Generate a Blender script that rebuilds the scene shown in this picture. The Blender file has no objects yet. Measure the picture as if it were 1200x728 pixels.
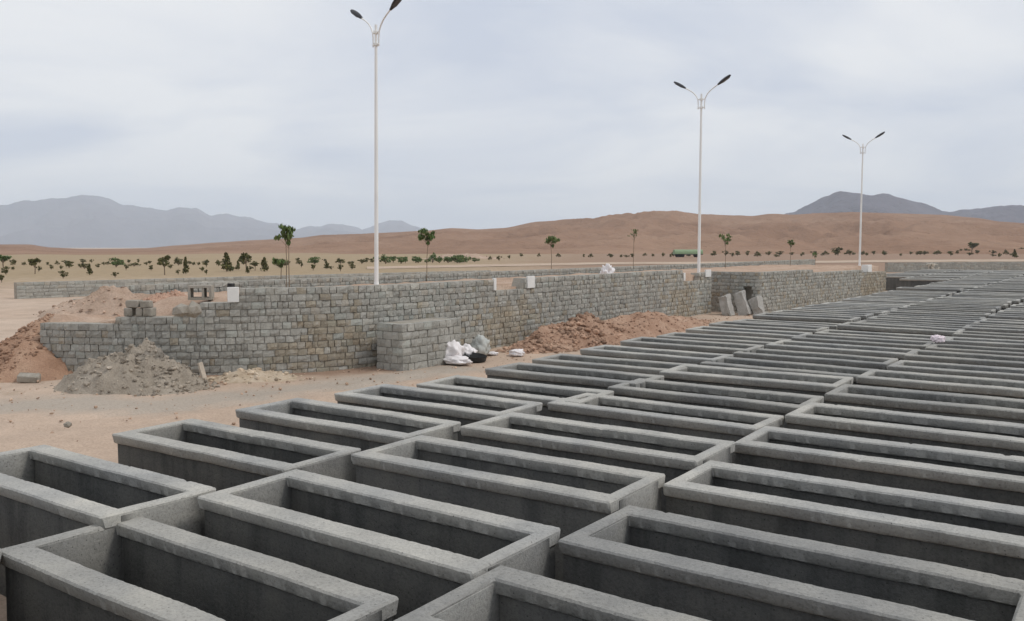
import bpy, bmesh, math, random
from mathutils import Vector, Matrix, noise
from math import radians, sin, cos, tan, pi

random.seed(7)
scene = bpy.context.scene
col = scene.collection

# ------------------------------------------------------------------ camera
F = 1018.0; IW, IH = 1200.0, 728.0
PITCH, YAW = 0.0725, -0.6123
CAM = Vector((6.878, -2.622, 2.298))
cd = bpy.data.cameras.new('camera'); cam = bpy.data.objects.new('camera', cd); col.objects.link(cam)
cd.sensor_width = 36.0; cd.lens = 36.0 * F / IW
cd.clip_start = 0.05; cd.clip_end = 60000
cam.location = CAM
cam.rotation_euler = (pi / 2 - PITCH, 0, -YAW)
scene.camera = cam
FWD = Vector((sin(YAW) * cos(PITCH), cos(YAW) * cos(PITCH), -sin(PITCH)))
RT = Vector((cos(YAW), -sin(YAW), 0)); UP = RT.cross(FWD)

# ------------------------------------------------------------------ light
SUN_AZ = radians(62)      # compass-like: angle from +y towards +x
SUN_EL = radians(52)
world = bpy.data.worlds.new('World'); scene.world = world; world.use_nodes = True
nt = world.node_tree; N = nt.nodes; LK = nt.links; N.clear()
sky = N.new('ShaderNodeTexSky'); sky.sky_type = 'NISHITA'; sky.sun_disc = False
sky.sun_elevation = SUN_EL; sky.sun_rotation = SUN_AZ
bg1 = N.new('ShaderNodeBackground'); bg1.inputs[1].default_value = 0.11
LK.new(sky.outputs[0], bg1.inputs[0])
tc = N.new('ShaderNodeTexCoord')
sep = N.new('ShaderNodeSeparateXYZ'); LK.new(tc.outputs['Generated'], sep.inputs[0])
mx = N.new('ShaderNodeMath'); mx.operation = 'MAXIMUM'; mx.inputs[1].default_value = 0.0
LK.new(sep.outputs[2], mx.inputs[0])
ad = N.new('ShaderNodeMath'); ad.operation = 'ADD'; ad.inputs[1].default_value = 0.16
LK.new(mx.outputs[0], ad.inputs[0])
dx = N.new('ShaderNodeMath'); dx.operation = 'DIVIDE'; LK.new(sep.outputs[0], dx.inputs[0]); LK.new(ad.outputs[0], dx.inputs[1])
dy = N.new('ShaderNodeMath'); dy.operation = 'DIVIDE'; LK.new(sep.outputs[1], dy.inputs[0]); LK.new(ad.outputs[0], dy.inputs[1])
cb = N.new('ShaderNodeCombineXYZ'); LK.new(dx.outputs[0], cb.inputs[0]); LK.new(dy.outputs[0], cb.inputs[1])
n1 = N.new('ShaderNodeTexNoise'); n1.inputs['Scale'].default_value = 0.75; n1.inputs['Detail'].default_value = 6
n1.inputs['Roughness'].default_value = 0.5; n1.inputs['Distortion'].default_value = 0.5
LK.new(cb.outputs[0], n1.inputs['Vector'])
cr = N.new('ShaderNodeValToRGB')
cr.color_ramp.elements[0].position = 0.36; cr.color_ramp.elements[0].color = (0.62, 0.67, 0.775, 1)
cr.color_ramp.elements[1].position = 0.60; cr.color_ramp.elements[1].color = (0.90, 0.908, 0.92, 1)
LK.new(n1.outputs[0], cr.inputs[0])
bg2 = N.new('ShaderNodeBackground'); LK.new(cr.outputs[0], bg2.inputs[0]); bg2.inputs[1].default_value = 1.04
mxs = N.new('ShaderNodeMixShader'); mxs.inputs[0].default_value = 0.93
LK.new(bg1.outputs[0], mxs.inputs[1]); LK.new(bg2.outputs[0], mxs.inputs[2])
wo = N.new('ShaderNodeOutputWorld'); LK.new(mxs.outputs[0], wo.inputs[0])

sd = bpy.data.lights.new('sun', 'SUN'); sd.energy = 1.5; sd.angle = radians(12); sd.color = (1, 0.96, 0.9)
sun = bpy.data.objects.new('sun', sd); col.objects.link(sun)
sdir = Vector((sin(SUN_AZ) * cos(SUN_EL), cos(SUN_AZ) * cos(SUN_EL), sin(SUN_EL)))
sun.rotation_euler = sdir.to_track_quat('Z', 'Y').to_euler(); sun.location = (0, 0, 40)

vs = scene.view_settings
vs.view_transform = 'Standard'; vs.look = 'None'; vs.gamma = 1.0; vs.exposure = 0.0; vs.use_curve_mapping = False
scene.cycles.volume_bounces = 4
scene.cycles.max_bounces = 8

# ------------------------------------------------------------------ helpers
def ray(u, v): return FWD + RT * ((u - IW / 2) / F) + UP * ((IH / 2 - v) / F)
def on_level(u, v, z=0.0):
    d = ray(u, v); t = (z - CAM.z) / d.z; return CAM + d * t
def at_depth(u, v, dep): return CAM + ray(u, v) * dep
def depth_of(p): return (Vector(p) - CAM).dot(FWD)

def fbm(x, y, z=0.0, oct=4):
    return noise.fractal(Vector((x, y, z)), 1.0, 2.0, oct)

def tag(o, label=None, cat=None, group=None, kind=None):
    if label: o['label'] = label
    if cat: o['category'] = cat
    if group: o['group'] = group
    if kind or cat: o['kind'] = kind or 'thing'
    return o
def thing(name, loc, label, cat, group=None, rz=0.0):
    o = bpy.data.objects.new(name, None); o.empty_display_size = 0.2; col.objects.link(o)
    o.location = loc; o.rotation_euler = (0, 0, rz)
    return tag(o, label, cat, group)
def link(name, me, parent=None, loc=(0, 0, 0), rot=(0, 0, 0), scale=(1, 1, 1)):
    o = bpy.data.objects.new(name, me); col.objects.link(o)
    o.location = loc; o.rotation_euler = rot; o.scale = scale
    if parent: o.parent = parent
    return o
def finish(bm, name, mat, smooth=None):
    me = bpy.data.meshes.new(name); bm.to_mesh(me); bm.free()
    if mat: me.materials.append(mat)
    if smooth is not None:
        me.shade_smooth()
        if smooth < 180: me.set_sharp_from_angle(angle=radians(smooth))
    return me
class MB:
    """collects loose verts/faces with a per-face tint"""
    def __init__(self): self.v = []; self.f = []; self.t = []
    def add(self, verts, faces, tint=(1, 1, 1)):
        n = len(self.v); self.v += [tuple(p) for p in verts]
        self.f += [tuple(i + n for i in q) for q in faces]; self.t += [tint] * len(faces)
    def box(self, c, size, M=None, tint=(1, 1, 1)):
        sx, sy, sz = (s / 2 for s in size)
        vv = [Vector((x * sx, y * sy, z * sz)) for z in (-1, 1) for y in (-1, 1) for x in (-1, 1)]
        if M is not None: vv = [M @ p for p in vv]
        c = Vector(c)
        self.add([p + c for p in vv], [(0, 2, 3, 1), (4, 5, 7, 6), (0, 1, 5, 4), (2, 6, 7, 3), (0, 4, 6, 2), (1, 3, 7, 5)], tint)
    def tube(self, pts, rad, seg=8, tint=(1, 1, 1), caps=True):
        pts = [Vector(p) for p in pts]
        if not hasattr(rad, '__len__'): rad = [rad] * len(pts)
        rings = []; n0 = len(self.v)
        for i, p in enumerate(pts):
            a = pts[max(0, i - 1)]; b = pts[min(len(pts) - 1, i + 1)]
            d = (b - a).normalized(); q = d.to_track_quat('Z', 'Y')
            for k in range(seg):
                an = 2 * pi * k / seg
                self.v.append(tuple(p + q @ Vector((cos(an) * rad[i], sin(an) * rad[i], 0))))
        for i in range(len(pts) - 1):
            for k in range(seg):
                a = n0 + i * seg + k; b = n0 + i * seg + (k + 1) % seg
                self.f.append((a, b, b + seg, a + seg)); self.t.append(tint)
        if caps:
            self.f.append(tuple(n0 + k for k in reversed(range(seg)))); self.t.append(tint)
            e = n0 + (len(pts) - 1) * seg
            self.f.append(tuple(e + k for k in range(seg))); self.t.append(tint)
    def mesh(self, name, mat, smooth=None):
        me = bpy.data.meshes.new(name); me.from_pydata(self.v, [], self.f)
        at = me.attributes.new('tint', 'FLOAT_COLOR', 'FACE')
        flat = []
        for t in self.t: flat += [t[0], t[1], t[2], 1.0]
        at.data.foreach_set('color', flat)
        if mat: me.materials.append(mat)
        me.update()
        if smooth is not None:
            me.shade_smooth()
            if smooth < 180: me.set_sharp_from_angle(angle=radians(smooth))
        return me

# ------------------------------------------------------------------ materials
def mat_new(name):
    m = bpy.data.materials.new(name); m.use_nodes = True
    nt = m.node_tree; nt.nodes.clear()
    out = nt.nodes.new('ShaderNodeOutputMaterial'); b = nt.nodes.new('ShaderNodeBsdfPrincipled')
    nt.links.new(b.outputs[0], out.inputs[0])
    b.inputs['Roughness'].default_value = 0.9
    b.inputs['Specular IOR Level'].default_value = 0.2
    return m, nt, b
def nnode(nt, typ, **kw):
    n = nt.nodes.new(typ)
    for k, v in kw.items():
        if k in n.inputs: n.inputs[k].default_value = v
        else: setattr(n, k, v)
    return n
def noise_col(nt, vec, scale, stops, detail=5, rough=0.6):
    n = nnode(nt, 'ShaderNodeTexNoise', Scale=scale, Detail=detail, Roughness=rough)
    if vec: nt.links.new(vec, n.inputs['Vector'])
    r = nt.nodes.new('ShaderNodeValToRGB')
    while len(r.color_ramp.elements) < len(stops): r.color_ramp.elements.new(0.5)
    for e, (p, c) in zip(r.color_ramp.elements, stops): e.position = p; e.color = (*c, 1)
    nt.links.new(n.outputs[0], r.inputs[0])
    return r.outputs[0], n.outputs[0]
def mixc(nt, a, b, fac, mode='MIX'):
    m = nt.nodes.new('ShaderNodeMix'); m.data_type = 'RGBA'; m.blend_type = mode
    for s, i in ((fac, 0), (a, 6), (b, 7)):
        if hasattr(s, 'links'): nt.links.new(s, m.inputs[i])
        elif i == 0: m.inputs[0].default_value = s
        else: m.inputs[i].default_value = (*s, 1)
    return m.outputs[2]
def bump(nt, b, h, strength, dist):
    n = nnode(nt, 'ShaderNodeBump', Strength=strength, Distance=dist)
    nt.links.new(h, n.inputs['Height'])
    prev = b.inputs['Normal'].links
    if prev: nt.links.new(prev[0].from_socket, n.inputs['Normal'])
    nt.links.new(n.outputs[0], b.inputs['Normal'])
def math_(nt, op, a, b=None):
    n = nt.nodes.new('ShaderNodeMath'); n.operation = op
    for s, i in ((a, 0), (b, 1)):
        if s is None: continue
        if hasattr(s, 'links'): nt.links.new(s, n.inputs[i])
        else: n.inputs[i].default_value = s
    return n.outputs[0]

def soil_mat(name, c1, c2, c3, scale=1.5, bumpd=0.03, tint=False):
    m, nt, b = mat_new(name)
    pos = nnode(nt, 'ShaderNodeNewGeometry').outputs['Position']
    a, f1 = noise_col(nt, pos, scale, [(0.3, c1), (0.5, c2), (0.72, c3)], 7, 0.62)
    g, f2 = noise_col(nt, pos, scale * 22, [(0.3, (0.72,) * 3), (0.7, (1.18,) * 3)], 4, 0.7)
    c = mixc(nt, a, g, 0.8, 'MULTIPLY')
    if tint:
        at = nnode(nt, 'ShaderNodeAttribute', attribute_name='tint')
        c = mixc(nt, c, at.outputs[0], 1.0, 'MULTIPLY')
    nt.links.new(c, b.inputs['Base Color'])
    bump(nt, b, f2, 0.7, bumpd); bump(nt, b, f1, 0.5, bumpd * 3)
    b.inputs['Roughness'].default_value = 1.0; b.inputs['Specular IOR Level'].default_value = 0.05
    return m

def plain_mat(name, c, rough=0.7, var=0.12, scale=6, spec=0.2, metal=0.0):
    m, nt, b = mat_new(name)
    pos = nnode(nt, 'ShaderNodeNewGeometry').outputs['Position']
    a, f1 = noise_col(nt, pos, scale, [(0.3, tuple(x * (1 - var) for x in c)), (0.7, tuple(min(1, x * (1 + var)) for x in c))], 5)
    nt.links.new(a, b.inputs['Base Color']); b.inputs['Roughness'].default_value = rough
    b.inputs['Specular IOR Level'].default_value = spec; b.inputs['Metallic'].default_value = metal
    bump(nt, b, f1, 0.15, 0.01)
    return m

def concrete_mat():
    m, nt, b = mat_new('trough_concrete')
    oi = nnode(nt, 'ShaderNodeObjectInfo')
    geo = nnode(nt, 'ShaderNodeNewGeometry'); pos = geo.outputs['Position']
    base, f1 = noise_col(nt, pos, 2.6, [(0.25, (0.28, 0.276, 0.26)), (0.5, (0.362, 0.355, 0.332)), (0.78, (0.45, 0.435, 0.395))], 7, 0.6)
    fine, f2 = noise_col(nt, pos, 55, [(0.3, (0.55,) * 3), (0.48, (1.0,) * 3), (0.72, (1.25,) * 3)], 5, 0.75)
    c = mixc(nt, base, fine, 0.75, 'MULTIPLY')
    # streaky pour marks
    mp = nnode(nt, 'ShaderNodeMapping'); mp.inputs['Scale'].default_value = (7, 7, 26); nt.links.new(pos, mp.inputs[0])
    st, f3 = noise_col(nt, mp.outputs[0], 1.0, [(0.3, (0.82, 0.83, 0.84)), (0.7, (1.1, 1.09, 1.07))], 4, 0.6)
    c = mixc(nt, c, st, 0.35, 'MULTIPLY')
    rr = nt.nodes.new('ShaderNodeMapRange'); rr.inputs[3].default_value = 0.78; rr.inputs[4].default_value = 1.16
    nt.links.new(oi.outputs['Random'], rr.inputs[0])
    cc = nnode(nt, 'ShaderNodeCombineColor')
    for i in range(3): nt.links.new(rr.outputs[0], cc.inputs[i])
    c = mixc(nt, c, cc.outputs[0], 1.0, 'MULTIPLY')
    # plaster flecks and pale blotches on some rims
    vo = nnode(nt, 'ShaderNodeTexNoise', Scale=7.0, Detail=6.0, Roughness=0.75); nt.links.new(pos, vo.inputs['Vector'])
    fl = nt.nodes.new('ShaderNodeMapRange'); fl.inputs[1].default_value = 0.73; fl.inputs[2].default_value = 0.78
    nt.links.new(vo.outputs[0], fl.inputs[0])
    c = mixc(nt, c, (0.55, 0.54, 0.51), math_(nt, 'MULTIPLY', fl.outputs[0], 0.45))
    # air holes
    vn = nnode(nt, 'ShaderNodeTexVoronoi', Scale=34.0); nt.links.new(pos, vn.inputs['Vector'])
    ho = nt.nodes.new('ShaderNodeMapRange'); ho.inputs[1].default_value = 0.10; ho.inputs[2].default_value = 0.17; ho.inputs[3].default_value = 1.0; ho.inputs[4].default_value = 0.0
    nt.links.new(vn.outputs['Distance'], ho.inputs[0])
    vs2 = nnode(nt, 'ShaderNodeSeparateColor'); nt.links.new(vn.outputs['Color'], vs2.inputs[0])
    hf = math_(nt, 'MULTIPLY', ho.outputs[0], math_(nt, 'GREATER_THAN', vs2.outputs[0], 0.72))
    c = mixc(nt, c, (0.10, 0.10, 0.095), math_(nt, 'MULTIPLY', hf, 0.8))
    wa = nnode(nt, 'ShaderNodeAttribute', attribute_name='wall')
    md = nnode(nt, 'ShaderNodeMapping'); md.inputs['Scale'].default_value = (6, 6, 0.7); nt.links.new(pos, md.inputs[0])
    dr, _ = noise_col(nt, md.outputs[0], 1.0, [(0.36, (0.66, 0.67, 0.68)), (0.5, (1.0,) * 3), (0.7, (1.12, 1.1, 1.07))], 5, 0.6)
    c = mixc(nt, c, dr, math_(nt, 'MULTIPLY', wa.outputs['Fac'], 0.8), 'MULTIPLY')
    st2, _ = noise_col(nt, pos, 0.9, [(0.36, (0.82, 0.83, 0.85)), (0.6, (1.08, 1.06, 1.02))], 3, 0.5)
    c = mixc(nt, c, st2, 0.8, 'MULTIPLY')
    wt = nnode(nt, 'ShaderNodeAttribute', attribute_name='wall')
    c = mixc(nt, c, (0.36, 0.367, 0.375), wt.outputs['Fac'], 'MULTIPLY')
    nt.links.new(c, b.inputs['Base Color'])
    b.inputs['Roughness'].default_value = 0.92
    bump(nt, b, f2, 0.8, 0.007); bump(nt, b, f1, 0.4, 0.02)
    return m

def stone_mat():
    m, nt, b = mat_new('block_stone')
    pos = nnode(nt, 'ShaderNodeNewGeometry').outputs['Position']
    a, f1 = noise_col(nt, pos, 3.0, [(0.3, (0.32, 0.313, 0.29)), (0.7, (0.41, 0.403, 0.373))], 6)
    g, f2 = noise_col(nt, pos, 26, [(0.3, (0.7,) * 3), (0.7, (1.2,) * 3)], 5, 0.75)
    c = mixc(nt, a, g, 0.85, 'MULTIPLY')
    at = nnode(nt, 'ShaderNodeAttribute', attribute_name='tint')
    c = mixc(nt, c, at.outputs[0], 1.0, 'MULTIPLY')
    sm = nnode(nt, 'ShaderNodeTexNoise', Scale=5.5, Detail=6.0, Roughness=0.7); nt.links.new(pos, sm.inputs['Vector'])
    sr = nt.nodes.new('ShaderNodeMapRange'); sr.inputs[1].default_value = 0.52; sr.inputs[2].default_value = 0.70; nt.links.new(sm.outputs[0], sr.inputs[0])
    c = mixc(nt, c, (0.43, 0.42, 0.39), math_(nt, 'MULTIPLY', sr.outputs[0], 0.7))
    nt.links.new(c, b.inputs['Base Color']); bump(nt, b, f2, 0.8, 0.016)
    return m

M_CONC = concrete_mat()
M_STONE = stone_mat()
M_MORTAR = soil_mat('mortar', (0.28, 0.25, 0.21), (0.36, 0.33, 0.28), (0.45, 0.41, 0.36), 4, 0.01)
M_RED = soil_mat('red_soil', (0.30, 0.20, 0.145), (0.40, 0.28, 0.21), (0.50, 0.38, 0.295), 1.6, 0.03, True)
M_TERR = soil_mat('fill_soil', (0.36, 0.26, 0.19), (0.46, 0.34, 0.26), (0.54, 0.43, 0.34), 1.2, 0.03, True)
M_GREYSOIL = soil_mat('grey_soil', (0.29, 0.245, 0.195), (0.36, 0.31, 0.25), (0.43, 0.375, 0.31), 1.8, 0.03, True)
M_WHITE = plain_mat('white_slab', (0.74, 0.73, 0.70), 0.7, 0.06)
M_POLE = plain_mat('pole_white', (0.82, 0.82, 0.80), 0.45, 0.04, 2, 0.4)
M_DARK = plain_mat('lamp_dark', (0.035, 0.035, 0.04), 0.5, 0.2, 6, 0.4)
M_BAG = plain_mat('bag_white', (0.80, 0.76, 0.75), 0.6, 0.1, 9)
M_PINKBAG = plain_mat('bag_pink', (0.85, 0.74, 0.77), 0.6, 0.08, 9)
M_TRAY = plain_mat('tray_black', (0.03, 0.03, 0.03), 0.5)
M_WOOD = plain_mat('pale_board', (0.52, 0.45, 0.37), 0.8, 0.15, 8)
M_YSTONE = soil_mat('yellow_rubble', (0.40, 0.31, 0.22), (0.49, 0.395, 0.29), (0.58, 0.49, 0.385), 5, 0.01, True)
M_TRUNK = plain_mat('bark', (0.22, 0.17, 0.12), 0.9, 0.25, 30)
M_TRUCKG = plain_mat('truck_green', (0.23, 0.31, 0.18), 0.6, 0.12)
M_TYRE = plain_mat('tyre', (0.02, 0.02, 0.02), 0.8)

def leaf_mat(name, c1, c2, c3):
    m, nt, b = mat_new(name)
    at = nnode(nt, 'ShaderNodeAttribute', attribute_name='tint')
    pos = nnode(nt, 'ShaderNodeNewGeometry').outputs['Position']
    a, _ = noise_col(nt, pos, 2.5, [(0.3, c1), (0.5, c2), (0.7, c3)], 3)
    nt.links.new(mixc(nt, a, at.outputs[0], 1.0, 'MULTIPLY'), b.inputs['Base Color'])
    b.inputs['Roughness'].default_value = 0.6
    return m
M_LEAF = leaf_mat('leaf_green', (0.08, 0.125, 0.045), (0.12, 0.175, 0.065), (0.165, 0.215, 0.09))
M_LEAFD = leaf_mat('leaf_olive', (0.075, 0.078, 0.03), (0.105, 0.105, 0.04), (0.145, 0.14, 0.06))

def ground_mat():
    m, nt, b = mat_new('sand_ground')
    pos = nnode(nt, 'ShaderNodeNewGeometry').outputs['Position']
    big, f0 = noise_col(nt, pos, 0.05, [(0.3, (0.44, 0.335, 0.255)), (0.5, (0.50, 0.39, 0.305)), (0.7, (0.54, 0.44, 0.355))], 6)
    med, f1 = noise_col(nt, pos, 0.9, [(0.3, (0.8, 0.79, 0.78)), (0.7, (1.12, 1.1, 1.08))], 7, 0.65)
    fine, f2 = noise_col(nt, pos, 30, [(0.32, (0.72, 0.71, 0.7)), (0.6, (1.12,) * 3)], 4, 0.75)
    c = mixc(nt, big, med, 0.8, 'MULTIPLY'); c = mixc(nt, c, fine, 0.55, 'MULTIPLY')
    at = nnode(nt, 'ShaderNodeAttribute', attribute_name='zone')
    sp = nnode(nt, 'ShaderNodeSeparateColor'); nt.links.new(at.outputs[0], sp.inputs[0])
    nz = nnode(nt, 'ShaderNodeTexNoise', Scale=1.1, Detail=6.0, Roughness=0.65); nt.links.new(pos, nz.inputs['Vector'])
    def fac(s):
        mr = nt.nodes.new('ShaderNodeMapRange'); mr.inputs[1].default_value = 0.62; mr.inputs[2].default_value = 1.0
        nt.links.new(math_(nt, 'ADD', s, nz.outputs[0]), mr.inputs[0]); return mr.outputs[0]
    c = mixc(nt, c, mixc(nt, (0.36, 0.335, 0.29), fine, 0.5, 'MULTIPLY'), math_(nt, 'MULTIPLY', fac(sp.outputs[0]), 0.62))   # cement dust
    c = mixc(nt, c, mixc(nt, (0.28, 0.188, 0.135), fine, 0.5, 'MULTIPLY'), math_(nt, 'MULTIPLY', fac(sp.outputs[1]), 0.85))  # red earth
    c = mixc(nt, c, mixc(nt, (0.33, 0.255, 0.155), med, 0.7, 'MULTIPLY'), math_(nt, 'MULTIPLY', fac(sp.outputs[2]), 0.8))   # dry grass
    nt.links.new(c, b.inputs['Base Color'])
    b.inputs['Roughness'].default_value = 1.0; b.inputs['Specular IOR Level'].default_value = 0.05
    bump(nt, b, f2, 0.6, 0.012); bump(nt, b, f1, 0.4, 0.06)
    return m
M_GROUND = ground_mat()

def hill_mat(name, c1, c2, c3, s1, s2):
    m, nt, b = mat_new(name)
    pos = nnode(nt, 'ShaderNodeNewGeometry').outputs['Position']
    a, f1 = noise_col(nt, pos, s1, [(0.3, c1), (0.5, c2), (0.72, c3)], 8, 0.6)
    g, f2 = noise_col(nt, pos, s2, [(0.3, (0.84,) * 3), (0.7, (1.12,) * 3)], 6, 0.7)
    nt.links.new(mixc(nt, a, g, 0.8, 'MULTIPLY'), b.inputs['Base Color'])
    b.inputs['Roughness'].default_value = 1.0; b.inputs['Specular IOR Level'].default_value = 0.02
    bump(nt, b, f2, 0.7, 0.3 / s2)
    return m
M_HILL = hill_mat('hill_soil', (0.24, 0.148, 0.10), (0.305, 0.195, 0.135), (0.36, 0.243, 0.172), 0.009, 0.05)
M_MOUNT = hill_mat('mountain_rock', (0.085, 0.078, 0.10), (0.125, 0.112, 0.135), (0.165, 0.148, 0.165), 0.0012, 0.006)

# ------------------------------------------------------------------ ground sheet
def axis_lines(lo, hi, step, far):
    a = []; x = lo
    while x <= hi: a.append(x); x += step
    s = step; x = a[-1]
    while x < far: s *= 1.22; x += s; a.append(x)
    s = step; x = lo; b = []
    while x > -far: s *= 1.22; x -= s; b.append(x)
    return b[::-1] + a
WALL_PTS = [(-9.15, 5.30), (-7.60, 6.05), (-6.40, 6.95), (-5.60, 8.0), (-5.05, 9.2), (-4.87, 10.4), (-4.85, 12.0), (-4.85, 26.2)]
def poly_dist(x, y, pts):
    best = 1e9
    for (ax, ay), (bx, by) in zip(pts, pts[1:]):
        vx, vy = bx - ax, by - ay; L2 = vx * vx + vy * vy
        t = max(0, min(1, ((x - ax) * vx + (y - ay) * vy) / L2))
        best = min(best, math.hypot(x - ax - vx * t, y - ay - vy * t))
    return best
DUST = [tuple(on_level(u, v)[:2]) for u, v in ((-60, 480), (60, 470), (190, 474), (300, 460), (420, 447), (520, 432))]
REDP = [tuple(on_level(u, v)[:2]) for u, v in ((260, 442), (350, 436), (440, 432))]
RUTS = [[tuple(on_level(u, v + k)[:2]) for u, v in ((-220, 492), (-60, 490), (90, 488), (240, 476), (380, 458), (500, 440))] for k in (0, 12, 27, 36)]
def build_ground():
    X = axis_lines(-15.0, 1.0, 0.11, 11500); Y = axis_lines(-1.0, 14.0, 0.11, 11500)
    vs_, zones = [], []
    for y in Y:
        for x in X:
            d = math.hypot(x - CAM.x, y - CAM.y)
            z = 0.0
            if d < 60:
                z = 0.035 * fbm(x * 0.5, y * 0.5) + 0.012 * fbm(x * 2.2, y * 2.2, 4)
                z *= min(1, (60 - d) / 20)
                if x < 0.5 and -2 < y < 15:
                    for rut in RUTS:
                        dd = poly_dist(x, y, rut)
                        if dd < 0.5: z += -0.035 * math.exp(-(dd / 0.11) ** 2) + 0.014 * math.exp(-((dd - 0.24) / 0.09) ** 2)
                    z += 0.02 * max(0, noise.noise(Vector((x * 3.1, y * 3.1, 7)))) * (1 if fbm(x * 0.4, y * 0.4, 9) > 0 else 0.2)
            vs_.append((x, y, z - 0.02))
            a = b = g = 0.0
            if d < 60:
                a = max(0, 0.62 - poly_dist(x, y, DUST) * 0.5) if x < 0.4 else 0
                b = max(0, 0.65 - poly_dist(x, y, REDP) * 0.6)
                b = max(b, 0.62 - 0.35 * math.hypot(x + 10.6, y - 4.4))
            if d > 42 and d < 700:
                lf = max(0, min(1, ((-x / max(y + 3, 1)) - 0.45) / 0.35))
                g = min(0.62, (d - 42) / 70) * lf
                b = min(0.75, (d - 60) / 70) * (1 - lf) if d > 60 else b
            zones += [a, b, g, 1.0]
    nx = len(X)
    fs = [(j * nx + i, j * nx + i + 1, (j + 1) * nx + i + 1, (j + 1) * nx + i) for j in range(len(Y) - 1) for i in range(nx - 1)]
    me = bpy.data.meshes.new('ground'); me.from_pydata(vs_, [], fs)
    at = me.attributes.new('zone', 'FLOAT_COLOR', 'POINT'); at.data.foreach_set('color', zones)
    me.materials.append(M_GROUND); me.shade_smooth()
    tag(link('ground', me), kind='structure')
build_ground()

# ------------------------------------------------------------------ hills and mountains
def interp(x, pts):
    if x <= pts[0][0]: return pts[0][1]
    for (a, ya), (b, yb) in zip(pts, pts[1:]):
        if x <= b:
            t = (x - a) / (b - a); t = t * t * (3 - 2 * t) * 0.5 + t * 0.5
            return ya + (yb - ya) * t
    return pts[-1][1]
HOR = IH / 2 - F * tan(PITCH)
def range_mesh(name, skyline, u0, u1, nu, r0, rc, r1, nr, rel, wav, mat, foot=0.0, seed=0.0, power=1.25, jag=0.0):
    """a ridge of real ground: foot at r0, crest near rc, back slope to r1 (metres from the viewpoint)"""
    vs_ = []
    for i in range(nu + 1):
        u = u0 + (u1 - u0) * i / nu
        az = math.atan((u - IW / 2) / F) + YAW
        crest = rc * (1 + 0.16 * noise.noise(Vector((u * 0.006, seed, 0))))
        jag_ = jag * noise.fractal(Vector((u * 0.045, seed, 2.0)), 0.9, 2.0, 4)
        hz = CAM.z + (HOR - interp(u, skyline) + jag_) / F * crest * cos(az - YAW)
        for j in range(nr + 1):
            t = j / nr
            if t < 0.8: r = r0 + (crest - r0) * (t / 0.8)
            else: r = crest + (r1 - crest) * ((t - 0.8) / 0.2)
            x = CAM.x + sin(az) * r; y = CAM.y + cos(az) * r
            if t < 0.8: s = (t / 0.8) ** power
            else: s = 1 - ((t - 0.8) / 0.2) ** 1.2
            k = Vector((x / wav, y / wav, seed))
            rg = 1 - abs(noise.fractal(k, 1.0, 2.1, 5)) * 2.0
            rg2 = noise.fractal(k * 0.35, 1.0, 2.0, 3)
            tt = min(1, t / 0.8)
            amp = rel * hz * (4 * tt * (1 - tt) * 0.9 + 0.06)
            z = foot + hz * s + (amp * (rg - 0.6 + 0.6 * rg2) if t < 0.8 else 0)
            vs_.append((x, y, max(z, -0.6 if j else -0.6) if j else -0.6))
    nn = nr + 1
    fs = [(i * nn + j, (i + 1) * nn + j, (i + 1) * nn + j + 1, i * nn + j + 1) for i in range(nu) for j in range(nr)]
    me = bpy.data.meshes.new(name); me.from_pydata(vs_, [], fs); me.materials.append(mat); me.shade_smooth(); me.update()
    return me
SK_HILL = [(-500, 281), (-250, 288), (-60, 284), (0, 286.5), (35, 286.5), (60, 290), (110, 292.5), (170, 291), (210, 287.5), (260, 284), (300, 281.5), (350, 279), (380, 275.5), (420, 274.5),
           (450, 273), (500, 270.5), (530, 267.5), (560, 269), (590, 267.5), (630, 260), (660, 258.5), (690, 257.5), (720, 254.5), (760, 250), (790, 248), (820, 251.5),
           (880, 253.5), (900, 251), (925, 252), (960, 250), (1000, 249), (1050, 250.5), (1100, 252), (1140, 255.5), (1170, 260), (1200, 262), (1300, 266), (1500, 270), (1800, 268)]
h = link('hills', range_mesh('hills', SK_HILL, -500, 1800, 620, 300, 950, 1500, 90, 0.30, 90, M_HILL, 0, 3.1)); tag(h, kind='structure')
SK_FAR = [(-600, 262), (-300, 240), (-120, 246), (0, 240), (40, 236.5), (70, 232.5), (100, 230), (130, 233.5), (150, 240), (180, 245), (198, 248), (212, 244), (232, 245), (250, 254), (266, 250.5), (285, 253.5),
          (320, 262), (345, 269), (365, 266), (385, 264), (402, 263), (425, 268), (445, 262), (470, 258.5), (490, 265), (505, 273), (560, 282), (700, 286)]
h = link('mountains', range_mesh('far_mountains', SK_FAR, -600, 700, 520, 7000, 9200, 10400, 60, 0.34, 1100, M_MOUNT, 0, 8.2, 1.0, 2.6)); tag(h, kind='structure')
SK_RIGHT = [(820, 284), (890, 264), (925, 250), (945, 240), (965, 230.5), (982, 224.5), (1000, 227.5), (1012, 229.5), (1030, 227.5), (1050, 232), (1075, 237.5), (1110, 249), (1130, 246), (1160, 242), (1180, 241), (1200, 241.5),
            (1260, 246), (1340, 238), (1450, 252), (1700, 262)]
h = link('mountains', range_mesh('near_mountains', SK_RIGHT, 820, 1700, 380, 2700, 3600, 4300, 60, 0.34, 420, M_MOUNT, 0, 5.7, 1.0, 2.2)); tag(h, kind='structure')

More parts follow.
